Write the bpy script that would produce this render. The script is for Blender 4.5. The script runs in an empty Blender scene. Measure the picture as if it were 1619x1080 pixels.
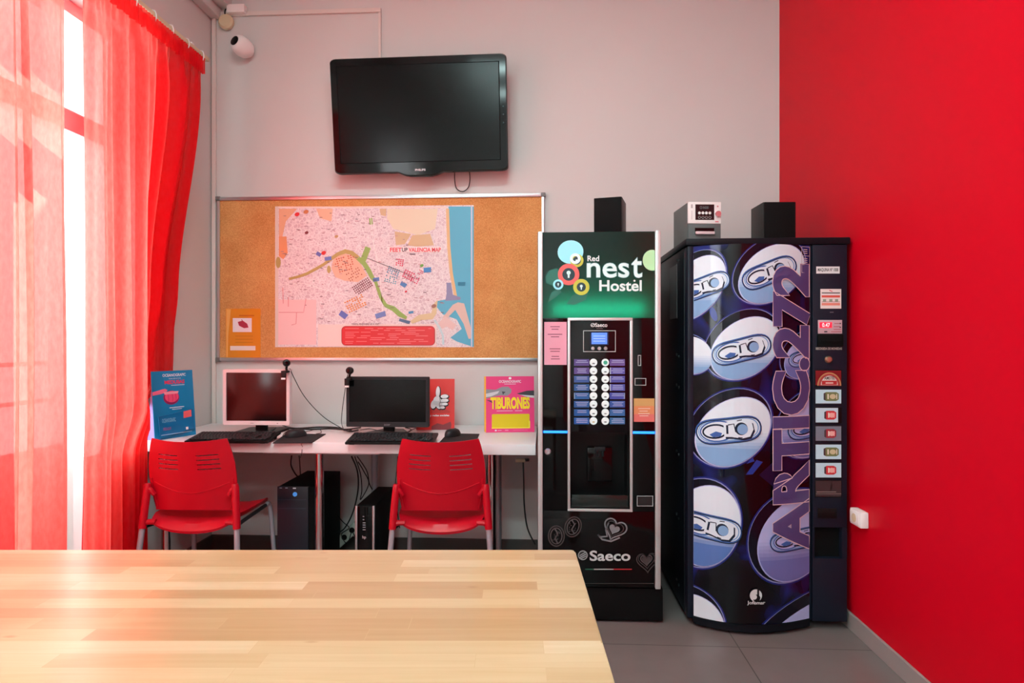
import bpy, bmesh, math, random
from mathutils import Vector, Matrix
from mathutils.geometry import tessellate_polygon
random.seed(7)
PI = math.pi
SC = bpy.context.scene
COL = SC.collection
# ------------------------------------------------------------------ camera model
F = 1000.0; CX = 809.5; CY = 540.0; H = 1.235
TH = math.atan(0.0525); CO, SI = math.cos(TH), math.sin(TH)
def ray(px, py):
    u = (px-CX)/F
    return Vector((CO*u-SI, SI*u+CO, -(py-CY)/F))
def P(px, py, Y):                       # point on the plane y = Y
    d = ray(px, py); k = Y/d.y
    return Vector((d.x*k, Y, H+d.z*k))
def PZ(px, py, z):                      # point on the plane z = z
    d = ray(px, py); k = (z-H)/d.z
    return Vector((d.x*k, d.y*k, z))
def XP(px, Y): return P(px, 540, Y).x
def ZP(py, Y, px=CX): return P(px, py, Y).z
def cam2w(x, t, z=0.0): return Vector((CO*x-SI*t, SI*x+CO*t, z))

YW = 3.63; XL = -1.961; XR = 1.315; ZC = 3.5; YB = -4.2

# ------------------------------------------------------------------ materials
def lin(h):
    h = h.lstrip('#'); out = []
    for i in (0, 2, 4):
        c = int(h[i:i+2], 16)/255
        out.append(c/12.92 if c <= .04045 else ((c+.055)/1.055)**2.4)
    return (*out, 1.0)
def mat(name, col, rough=.5, metal=0.0, spec=.5, emit=None, es=0.0, coat=0.0, bump=0.0, bscale=200.0, vary=0.0, vscale=6.0):
    m = bpy.data.materials.new(name); m.use_nodes = True
    nt = m.node_tree; b = nt.nodes['Principled BSDF']
    c = lin(col) if isinstance(col, str) else (*col, 1.0)
    b.inputs['Base Color'].default_value = c
    b.inputs['Roughness'].default_value = rough
    b.inputs['Metallic'].default_value = metal
    b.inputs['Specular IOR Level'].default_value = spec
    b.inputs['Coat Weight'].default_value = coat
    b.inputs['Coat Roughness'].default_value = .06
    if emit:
        b.inputs['Emission Color'].default_value = lin(emit) if isinstance(emit, str) else (*emit, 1)
        b.inputs['Emission Strength'].default_value = es
    if bump or vary:
        tc = nt.nodes.new('ShaderNodeTexCoord')
        if bump:
            n = nt.nodes.new('ShaderNodeTexNoise'); n.inputs['Scale'].default_value = bscale; n.inputs['Detail'].default_value = 4
            bp = nt.nodes.new('ShaderNodeBump'); bp.inputs['Strength'].default_value = bump; bp.inputs['Distance'].default_value = .002
            nt.links.new(tc.outputs['Object'], n.inputs['Vector']); nt.links.new(n.outputs['Fac'], bp.inputs['Height'])
            nt.links.new(bp.outputs['Normal'], b.inputs['Normal'])
        if vary:
            n = nt.nodes.new('ShaderNodeTexNoise'); n.inputs['Scale'].default_value = vscale; n.inputs['Detail'].default_value = 5
            mx = nt.nodes.new('ShaderNodeMix'); mx.data_type = 'RGBA'
            mx.inputs['A'].default_value = c; mx.inputs['B'].default_value = tuple(x*(1-vary) for x in c[:3])+(1,)
            nt.links.new(tc.outputs['Object'], n.inputs['Vector']); nt.links.new(n.outputs['Fac'], mx.inputs['Factor'])
            nt.links.new(mx.outputs['Result'], b.inputs['Base Color'])
    return m
def nd(nt, t, **kw):
    n = nt.nodes.new(t)
    for k, v in kw.items(): setattr(n, k, v)
    return n

M = {}
M['wall'] = mat('white plaster paint', 'd0d2d0', .75, bump=.12, bscale=60, vary=.05, vscale=2)
M['red_wall'] = mat('red wall paint', (.58, .0008, .013), .45, bump=.06, bscale=45, spec=.10)
M['ceiling'] = mat('ceiling paint', 'eeeeec', .8)
M['trim'] = mat('white trunking plastic', 'd8d3cd', .5)
M['skirt'] = mat('grey skirting tile', '9a9793', .4, vary=.12, vscale=9)
M['darkskirt'] = mat('dark skirting', '4a4643', .5)
M['winwhite'] = mat('white window paint', 'f2f0ee', .4)
M['black'] = mat('black plastic', '0b0b0c', .38, spec=.25, vary=.2, vscale=30)
M['matte_black'] = mat('matte black', '0a0a0b', .75, spec=.15, bump=.1, bscale=500)
M['gloss_black'] = mat('gloss black plastic', '040405', .08, spec=.28)
M['screen'] = mat('dark screen', '050607', .17, spec=.22)
M['screen_red'] = mat('dark monitor glass', '0a0809', .14, spec=.5)
M['dkgrey'] = mat('charcoal plastic', '222427', .45, spec=.25)
M['pad'] = mat('mouse mat cloth', '14151a', .85, bump=.2, bscale=700)
M['silver'] = mat('silver aluminium', 'c9ccd0', .3, metal=.9)
M['rail'] = mat('brushed aluminium rail', 'cfd6d6', .38, metal=.6)
M['chrome'] = mat('chrome', 'd9dcde', .12, metal=1)
M['legpaint'] = mat('grey painted steel', 'a4a9b2', .35, metal=.35)
M['capgrey'] = mat('grey plastic cap', '71706f', .5)
M['white_plastic'] = mat('white plastic', 'eeeeec', .35)
M['monwhite'] = mat('silver white plastic', 'd6cfd0', .35)
M['cream'] = mat('cream plastic', 'd9cdaa', .45)
M['laminate'] = mat('white laminate', 'e6e4e6', .35, vary=.03, vscale=4)
M['chair_red'] = mat('red polypropylene', (.47, .0018, .014), .36, spec=.35, bump=.08, bscale=900)
M['navy'] = mat('dark navy sheet metal', '0d1018', .42, spec=.2, vary=.15, vscale=5)
M['navy_col'] = mat('navy front sheet metal', '141a29', .45, spec=.25, vary=.1, vscale=5)
M['paper_white'] = mat('white paper', 'e9e7e4', .6)
M['pink'] = mat('pink paper', 'e2a0b4', .6)
M['green_card'] = mat('stereo grey', '5a6464', .5)
M['led_blue'] = mat('blue led strip', '0a2050', .4, emit=(.012, .17, 1.0), es=3.6)
M['led_red'] = mat('red led', '500008', .3, emit=(1, .02, .05), es=1.6)
M['lcd'] = mat('blue lcd', '2040a0', .3, emit=(.16, .36, .95), es=.8)
M['lamp'] = mat('fill panel glow', 'ffffff', .5, emit=(.70, 1, .98), es=57.0)  # emission of the added fill panels
M['cable'] = mat('black cable', '0a0a0b', .5)
M['cable_dark'] = mat('dark cable', '15100f', .5)

def mat_cork():
    m = mat('cork', 'c98a4c', .85, bump=.25, bscale=300); nt = m.node_tree; b = nt.nodes['Principled BSDF']
    tc = nd(nt, 'ShaderNodeTexCoord'); n = nd(nt, 'ShaderNodeTexNoise'); n.inputs['Scale'].default_value = 160; n.inputs['Detail'].default_value = 6
    n2 = nd(nt, 'ShaderNodeTexNoise'); n2.inputs['Scale'].default_value = 5
    r = nd(nt, 'ShaderNodeValToRGB'); r.color_ramp.elements[0].position = .3; r.color_ramp.elements[1].position = .7
    r.color_ramp.elements[0].color = lin('bf7f42'); r.color_ramp.elements[1].color = lin('dda767')
    a = nd(nt, 'ShaderNodeMath', operation='ADD'); a.use_clamp = True
    s = nd(nt, 'ShaderNodeMath', operation='MULTIPLY_ADD'); s.inputs[1].default_value = .5; s.inputs[2].default_value = -.25
    nt.links.new(tc.outputs['Object'], n.inputs['Vector']); nt.links.new(tc.outputs['Object'], n2.inputs['Vector'])
    nt.links.new(n2.outputs['Fac'], s.inputs[0]); nt.links.new(n.outputs['Fac'], a.inputs[0]); nt.links.new(s.outputs[0], a.inputs[1])
    nt.links.new(a.outputs[0], r.inputs['Fac']); nt.links.new(r.outputs['Color'], b.inputs['Base Color'])
    return m
M['cork'] = mat_cork()

def mat_wood():
    m = mat('beech butcher block', 'e2bd8c', .30, coat=.5); nt = m.node_tree; b = nt.nodes['Principled BSDF']
    b.inputs['Coat Roughness'].default_value = .27
    tc = nd(nt, 'ShaderNodeTexCoord')
    br = nd(nt, 'ShaderNodeTexBrick'); br.offset = .37; br.offset_frequency = 2; br.squash = .7; br.squash_frequency = 3
    br.inputs['Color1'].default_value = (0, 0, 0, 1); br.inputs['Color2'].default_value = (1, 1, 1, 1); br.inputs['Mortar'].default_value = (.35, .35, .35, 1)
    br.inputs['Scale'].default_value = 1; br.inputs['Mortar Size'].default_value = .0004; br.inputs['Brick Width'].default_value = .47; br.inputs['Row Height'].default_value = .043
    br.inputs['Bias'].default_value = -.1
    wob = nd(nt, 'ShaderNodeMapping'); wob.inputs['Location'].default_value = (.13, .011, 0)
    nt.links.new(tc.outputs['Object'], wob.inputs['Vector']); nt.links.new(wob.outputs['Vector'], br.inputs['Vector'])
    mp = nd(nt, 'ShaderNodeMapping'); mp.inputs['Scale'].default_value = (2.2, 42, 10)
    # shift grain per strip
    add = nd(nt, 'ShaderNodeVectorMath', operation='MULTIPLY_ADD'); add.inputs[1].default_value = (7, 3, 2)
    nt.links.new(br.outputs['Color'], add.inputs[0]); nt.links.new(tc.outputs['Object'], add.inputs[2])
    nt.links.new(add.outputs['Vector'], mp.inputs['Vector'])
    n = nd(nt, 'ShaderNodeTexNoise'); n.inputs['Scale'].default_value = 1.3; n.inputs['Detail'].default_value = 6; n.inputs['Distortion'].default_value = .8
    nt.links.new(mp.outputs['Vector'], n.inputs['Vector'])
    r1 = nd(nt, 'ShaderNodeValToRGB')
    e = r1.color_ramp.elements; e[0].color = lin('b1916a'); e[1].color = lin('cfbd9e'); e[0].position = 0
    x = e.new(.35); x.color = lin('bca27b'); x = e.new(.7); x.color = lin('c6af8a')
    nt.links.new(br.outputs['Color'], r1.inputs['Fac'])
    r2 = nd(nt, 'ShaderNodeValToRGB'); r2.color_ramp.elements[0].position = .28; r2.color_ramp.elements[1].position = .62
    r2.color_ramp.elements[0].color = (.90, .85, .77, 1); r2.color_ramp.elements[1].color = (1, 1, 1, 1)
    nt.links.new(n.outputs['Fac'], r2.inputs['Fac'])
    mx = nd(nt, 'ShaderNodeMix', data_type='RGBA', blend_type='MULTIPLY'); mx.inputs['Factor'].default_value = .8
    nt.links.new(r1.outputs['Color'], mx.inputs['A']); nt.links.new(r2.outputs['Color'], mx.inputs['B'])
    # knots and flecks
    mk = nd(nt, 'ShaderNodeMapping'); mk.inputs['Scale'].default_value = (1, 2.6, 1); nt.links.new(add.outputs['Vector'], mk.inputs['Vector'])
    vo = nd(nt, 'ShaderNodeTexVoronoi'); vo.inputs['Scale'].default_value = 4.5; nt.links.new(mk.outputs['Vector'], vo.inputs['Vector'])
    rk = nd(nt, 'ShaderNodeValToRGB'); rk.color_ramp.elements[0].position = .02; rk.color_ramp.elements[1].position = .075
    rk.color_ramp.elements[0].color = (.55, .33, .18, 1); rk.color_ramp.elements[1].color = (1, 1, 1, 1)
    nt.links.new(vo.outputs['Distance'], rk.inputs['Fac'])
    m2 = nd(nt, 'ShaderNodeMix', data_type='RGBA', blend_type='MULTIPLY'); m2.inputs['Factor'].default_value = .45
    nt.links.new(mx.outputs['Result'], m2.inputs['A']); nt.links.new(rk.outputs['Color'], m2.inputs['B'])
    nt.links.new(m2.outputs['Result'], b.inputs['Base Color'])
    return m
M['wood'] = mat_wood()

def mat_floor():
    m = mat('grey floor tile', '8d8683', .32); nt = m.node_tree; b = nt.nodes['Principled BSDF']
    tc = nd(nt, 'ShaderNodeTexCoord'); mp = nd(nt, 'ShaderNodeMapping'); mp.inputs['Location'].default_value = (-.78+6, -2.60+6, 0)
    br = nd(nt, 'ShaderNodeTexBrick'); br.offset = 0; br.squash = 1
    br.inputs['Color1'].default_value = lin('78716f'); br.inputs['Color2'].default_value = lin('7e7775'); br.inputs['Mortar'].default_value = lin('3e3a38')
    br.inputs['Scale'].default_value = 1; br.inputs['Brick Width'].default_value = .6; br.inputs['Row Height'].default_value = .6; br.inputs['Mortar Size'].default_value = .0022
    br.inputs['Mortar Smooth'].default_value = .1
    nt.links.new(tc.outputs['Object'], mp.inputs['Vector']); nt.links.new(mp.outputs['Vector'], br.inputs['Vector'])
    n = nd(nt, 'ShaderNodeTexNoise'); n.inputs['Scale'].default_value = 7; n.inputs['Detail'].default_value = 6
    nt.links.new(tc.outputs['Object'], n.inputs['Vector'])
    mx = nd(nt, 'ShaderNodeMix', data_type='RGBA', blend_type='MULTIPLY'); mx.inputs['Factor'].default_value = .25
    nt.links.new(br.outputs['Color'], mx.inputs['A']); nt.links.new(n.outputs['Fac'], mx.inputs['B'])
    nt.links.new(mx.outputs['Result'], b.inputs['Base Color'])
    return m
M['floor'] = mat_floor()

def mat_curtain():
    m = bpy.data.materials.new('sheer red curtain cloth'); m.use_nodes = True; nt = m.node_tree
    nt.nodes.remove(nt.nodes['Principled BSDF']); out = nt.nodes['Material Output']
    tc = nd(nt, 'ShaderNodeTexCoord'); n = nd(nt, 'ShaderNodeTexNoise'); n.inputs['Scale'].default_value = 90; n.inputs['Detail'].default_value = 3
    mp = nd(nt, 'ShaderNodeMapping'); mp.inputs['Scale'].default_value = (1, 1, .35)
    nt.links.new(tc.outputs['Object'], mp.inputs['Vector']); nt.links.new(mp.outputs['Vector'], n.inputs['Vector'])
    r = nd(nt, 'ShaderNodeValToRGB'); r.color_ramp.elements[0].position = .3; r.color_ramp.elements[1].position = .7
    r.color_ramp.elements[0].color = (.98, .115, .09, 1); r.color_ramp.elements[1].color = (.99, .165, .13, 1)
    nt.links.new(n.outputs['Fac'], r.inputs['Fac'])
    d = nd(nt, 'ShaderNodeBsdfDiffuse'); d.inputs['Color'].default_value = (.86, .010, .030, 1)
    t = nd(nt, 'ShaderNodeBsdfTranslucent'); nt.links.new(r.outputs['Color'], t.inputs['Color'])
    a = nd(nt, 'ShaderNodeMixShader'); a.inputs[0].default_value = .62
    nt.links.new(d.outputs[0], a.inputs[1]); nt.links.new(t.outputs[0], a.inputs[2])
    tr = nd(nt, 'ShaderNodeBsdfTransparent'); tr.inputs['Color'].default_value = (1, .86, .84, 1)
    c = nd(nt, 'ShaderNodeMixShader'); c.inputs[0].default_value = .07
    nt.links.new(a.outputs[0], c.inputs[1]); nt.links.new(tr.outputs[0], c.inputs[2])
    nt.links.new(c.outputs[0], out.inputs['Surface'])
    return m
M['curtain'] = mat_curtain()

def mat_glass():
    m = bpy.data.materials.new('window glass'); m.use_nodes = True; nt = m.node_tree
    nt.nodes.remove(nt.nodes['Principled BSDF']); out = nt.nodes['Material Output']
    t = nd(nt, 'ShaderNodeBsdfTransparent'); t.inputs['Color'].default_value = (.96, .97, .97, 1)
    g = nd(nt, 'ShaderNodeBsdfGlossy'); g.inputs['Roughness'].default_value = .02
    x = nd(nt, 'ShaderNodeMixShader'); x.inputs[0].default_value = .06; nt.links.new(t.outputs[0], x.inputs[1]); nt.links.new(g.outputs[0], x.inputs[2])
    nt.links.new(x.outputs[0], out.inputs['Surface']); return m
M['glass'] = mat_glass()

def mat_backlit():                      # translucent green acrylic of the light box
    m = bpy.data.materials.new('backlit green acrylic'); m.use_nodes = True; nt = m.node_tree
    nt.nodes.remove(nt.nodes['Principled BSDF']); out = nt.nodes['Material Output']
    t = nd(nt, 'ShaderNodeBsdfTranslucent'); t.inputs['Color'].default_value = (.045, .56, .40, 1)
    d = nd(nt, 'ShaderNodeBsdfPrincipled'); d.inputs['Base Color'].default_value = (.004, .016, .015, 1); d.inputs['Roughness'].default_value = .1
    x = nd(nt, 'ShaderNodeMixShader'); x.inputs[0].default_value = .35
    nt.links.new(d.outputs[0], x.inputs[1]); nt.links.new(t.outputs[0], x.inputs[2]); nt.links.new(x.outputs[0], out.inputs['Surface'])
    return m
M['backlit'] = mat_backlit()
M['tube'] = mat('light tube', 'ffffff', .5, emit=(.8, 1, .95), es=52)

def mat_map():
    m = mat('city map print', 'f0d8d8', .3); nt = m.node_tree; b = nt.nodes['Principled BSDF']
    tc = nd(nt, 'ShaderNodeTexCoord')
    v = nd(nt, 'ShaderNodeTexVoronoi', feature='DISTANCE_TO_EDGE'); v.inputs['Scale'].default_value = 55
    v2 = nd(nt, 'ShaderNodeTexVoronoi'); v2.inputs['Scale'].default_value = 55
    n = nd(nt, 'ShaderNodeTexNoise'); n.inputs['Scale'].default_value = 6
    n3 = nd(nt, 'ShaderNodeTexNoise'); n3.inputs['Scale'].default_value = 130; n3.inputs['Detail'].default_value = 2
    for q in (v, v2, n, n3): nt.links.new(tc.outputs['Object'], q.inputs['Vector'])
    r = nd(nt, 'ShaderNodeValToRGB'); r.color_ramp.interpolation = 'LINEAR'
    r.color_ramp.elements[0].position = .03; r.color_ramp.elements[1].position = .1
    r.color_ramp.elements[0].color = (1, 1, 1, 1); r.color_ramp.elements[1].color = (0, 0, 0, 1)
    nt.links.new(v.outputs['Distance'], r.inputs['Fac'])
    blk = nd(nt, 'ShaderNodeValToRGB'); e = blk.color_ramp.elements
    e[0].color = lin('d2c4cb'); e[1].color = lin('dfd8db'); e[0].position = .25; e[1].position = .75
    nt.links.new(v2.outputs['Color'], blk.inputs['Fac'])
    mx = nd(nt, 'ShaderNodeMix', data_type='RGBA'); mx.inputs['B'].default_value = lin('ece8e9')
    nt.links.new(r.outputs['Color'], mx.inputs['Factor']); nt.links.new(blk.outputs['Color'], mx.inputs['A'])
    sp = nd(nt, 'ShaderNodeValToRGB'); sp.color_ramp.elements[0].position = .30; sp.color_ramp.elements[1].position = .40
    sp.color_ramp.elements[0].color = (.70, .62, .65, 1); sp.color_ramp.elements[1].color = (1, 1, 1, 1)
    nt.links.new(n3.outputs['Fac'], sp.inputs['Fac'])
    mm = nd(nt, 'ShaderNodeMix', data_type='RGBA', blend_type='MULTIPLY'); mm.inputs['Factor'].default_value = .8
    nt.links.new(mx.outputs['Result'], mm.inputs['A']); nt.links.new(sp.outputs['Color'], mm.inputs['B'])
    nt.links.new(mm.outputs['Result'], b.inputs['Base Color'])
    return m
M['map'] = mat_map()

def mat_panel():                        # dark blurred blue-violet print behind the can lids
    m = mat('dark blue print', '0b0b18', .10, spec=.35); nt = m.node_tree; b = nt.nodes['Principled BSDF']
    tc = nd(nt, 'ShaderNodeTexCoord'); n = nd(nt, 'ShaderNodeTexNoise'); n.inputs['Scale'].default_value = 4.2; n.inputs['Detail'].default_value = 2; n.inputs['Distortion'].default_value = .6
    nt.links.new(tc.outputs['Object'], n.inputs['Vector'])
    r = nd(nt, 'ShaderNodeValToRGB'); e = r.color_ramp.elements
    e[0].position = .42; e[0].color = lin('05050a'); e[1].position = .78; e[1].color = lin('2437a0')
    x = e.new(.55); x.color = lin('0b0d26'); x = e.new(.66); x.color = lin('161f63')
    nt.links.new(n.outputs['Fac'], r.inputs['Fac']); nt.links.new(r.outputs['Color'], b.inputs['Base Color'])
    return m
M['panel'] = mat_panel()
_flat = {}
def flat(hexcol, rough=.45, **kw):      # printed ink of one colour
    k = (hexcol, rough, tuple(sorted(kw.items())))
    if k not in _flat: _flat[k] = mat('ink '+hexcol, hexcol, rough, **kw)
    return _flat[k]

# ------------------------------------------------------------------ mesh helpers
def box(bm, c, s, bev=0.0, R=None, mi=0, seg=2):
    t = bmesh.new(); bmesh.ops.create_cube(t, size=1)
    for v in t.verts: v.co = Vector((v.co.x*s[0], v.co.y*s[1], v.co.z*s[2]))
    if bev > 0: bmesh.ops.bevel(t, geom=list(t.edges), offset=min(bev, min(s)*.45), segments=seg, affect='EDGES', profile=.6)
    M4 = Matrix.Translation(c) @ (R.to_4x4() if R else Matrix())
    merge(bm, t, M4, mi)
def merge(bm, t, M4, mi=0):
    mp = {v: bm.verts.new(M4 @ v.co) for v in t.verts}
    for f in t.faces:
        try:
            g = bm.faces.new([mp[v] for v in f.verts]); g.material_index = mi
        except ValueError: pass
    t.free()
def boxx(bm, x0, x1, y0, y1, z0, z1, bev=0.0, mi=0, seg=2):
    box(bm, Vector(((x0+x1)/2, (y0+y1)/2, (z0+z1)/2)), (abs(x1-x0), abs(y1-y0), abs(z1-z0)), bev, None, mi, seg)
def pbox(bm, px0, px1, py0, py1, Y0, Y1, bev=0.0, mi=0):   # box whose front face spans the given photo rectangle at depth Y0
    a = P(px0, py1, Y0); b = P(px1, py0, Y0)
    am = P((px0+px1)/2, py1, Y0).z; bm_ = P((px0+px1)/2, py0, Y0).z
    boxx(bm, a.x, b.x, Y0, Y1, am, bm_, bev, mi)
def smooth_path(pts, n=8):
    pts = [Vector(p) for p in pts]
    if len(pts) < 3: return pts
    out = []
    for i in range(len(pts)-1):
        p0 = pts[max(i-1, 0)]; p1 = pts[i]; p2 = pts[i+1]; p3 = pts[min(i+2, len(pts)-1)]
        for k in range(n):
            t = k/n
            out.append(.5*((2*p1)+(-p0+p2)*t+(2*p0-5*p1+4*p2-p3)*t*t+(-p0+3*p1-3*p2+p3)*t**3))
    out.append(pts[-1]); return out
def tube(bm, pts, r, seg=8, n=8, mi=0, flatx=1.0, cap=True):
    pts = smooth_path(pts, n) if n else [Vector(p) for p in pts]
    rings = []; up = Vector((0, 0, 1))
    prevn = None
    for i, p in enumerate(pts):
        d = (pts[min(i+1, len(pts)-1)]-pts[max(i-1, 0)]).normalized()
        a = prevn if prevn is not None else (up if abs(d.dot(up)) < .9 else Vector((1, 0, 0)))
        nrm = (a-d*a.dot(d)).normalized(); prevn = nrm; bn = d.cross(nrm)
        rr = r(i/(len(pts)-1)) if callable(r) else r
        rings.append([bm.verts.new(p+nrm*math.cos(2*PI*k/seg)*rr+bn*math.sin(2*PI*k/seg)*rr*flatx) for k in range(seg)])
    for a, b in zip(rings, rings[1:]):
        for k in range(seg):
            f = bm.faces.new((a[k], a[(k+1) % seg], b[(k+1) % seg], b[k])); f.material_index = mi
    if cap:
        f = bm.faces.new(rings[0][::-1]); f.material_index = mi
        f = bm.faces.new(rings[-1]); f.material_index = mi
def cyl(bm, p0, p1, r, seg=20, mi=0, r1=None, bev=0):
    p0 = Vector(p0); p1 = Vector(p1); L = (p1-p0).length
    prof = [(0, 0), (r, 0), (r1 if r1 is not None else r, L), (0, L)]
    if bev: prof = [(0, 0), (r-bev, 0), (r, bev), (r, L-bev), (r-bev, L), (0, L)]
    lathe(bm, prof, p0, p1-p0, seg, mi)
def lathe(bm, prof, origin, axis, seg=24, mi=0):
    q = Vector((0, 0, 1)).rotation_difference(Vector(axis).normalized()).to_matrix()
    o = Vector(origin); rings = []
    for r, h in prof:
        if r < 1e-6: rings.append([bm.verts.new(o+q @ Vector((0, 0, h)))])
        else: rings.append([bm.verts.new(o+q @ Vector((r*math.cos(2*PI*k/seg), r*math.sin(2*PI*k/seg), h))) for k in range(seg)])
    for a, b in zip(rings, rings[1:]):
        for k in range(seg):
            k2 = (k+1) % seg
            vs = [a[0] if len(a) == 1 else a[k], a[0] if len(a) == 1 else a[k2], b[0] if len(b) == 1 else b[k2], b[0] if len(b) == 1 else b[k]]
            u = []
            for v in vs:
                if v not in u: u.append(v)
            if len(u) >= 3:
                f = bm.faces.new(u); f.material_index = mi
def prism(bm, pts, fn, d0, d1, mi=0):    # outline pts2d, fn(u,v,d)->3D
    a = [bm.verts.new(fn(u, v, d0)) for u, v in pts]; b = [bm.verts.new(fn(u, v, d1)) for u, v in pts]
    n = len(pts)
    for f in (a[::-1], b): bm.faces.new(f).material_index = mi
    for i in range(n): bm.faces.new((a[i], a[(i+1) % n], b[(i+1) % n], b[i])).material_index = mi
def rrect(x0, y0, x1, y1, r, n=5):
    pts = []
    for cx, cy, a0 in ((x1-r, y0+r, -90), (x1-r, y1-r, 0), (x0+r, y1-r, 90), (x0+r, y0+r, 180)):
        for k in range(n+1):
            a = math.radians(a0+90*k/n); pts.append((cx+r*math.cos(a), cy+r*math.sin(a)))
    return pts
def ell(cx, cy, a, b=None, ang=0, n=28, t0=0, t1=360):
    b = a if b is None else b; c, s = math.cos(math.radians(ang)), math.sin(math.radians(ang)); out = []
    full = abs(t1-t0) >= 360
    for k in range(n if full else n+1):
        t = math.radians(t0+(t1-t0)*k/n); p, q = a*math.cos(t), b*math.sin(t)
        out.append((cx+p*c-q*s, cy-(p*s+q*c)))      # photo y runs down, ang is anticlockwise
    return out

def root_of(o):
    while o.parent: o = o.parent
    return o
def obj(name, bm, mats, parent=None, smooth=True, local=False, recalc=True):
    if recalc: bmesh.ops.recalc_face_normals(bm, faces=bm.faces)
    if parent and not local:
        bm.transform(root_of(parent).matrix_basis.inverted())
    me = bpy.data.meshes.new(name); bm.to_mesh(me); bm.free()
    for m in (mats if isinstance(mats, (list, tuple)) else [mats]): me.materials.append(m)
    if smooth:
        me.polygons.foreach_set('use_smooth', [True]*len(me.polygons))
        me.set_sharp_from_angle(angle=math.radians(35))
    o = bpy.data.objects.new(name, me); COL.objects.link(o)
    if parent: o.parent = parent
    return o
def tag(o, label, cat, group=None):
    o['label'] = label; o['category'] = cat
    if group: o['group'] = group
    return o
def thing(name, label, cat, loc=(0, 0, 0), rz=0, group=None):
    o = bpy.data.objects.new(name, None); COL.objects.link(o); o.empty_display_size = .05
    o.matrix_basis = Matrix.Translation(loc) @ Matrix.Rotation(rz, 4, 'Z')
    return tag(o, label, cat, group)
def struct(name, bm, m, parent=None, smooth=False):
    o = obj(name, bm, m, parent, smooth)
    o['kind'] = 'structure'; return o
def copy_tree(o, parent=None):
    c = o.copy(); COL.objects.link(c)
    if parent: c.parent = parent
    for ch in list(o.children): copy_tree(ch, c)
    return c

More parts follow.
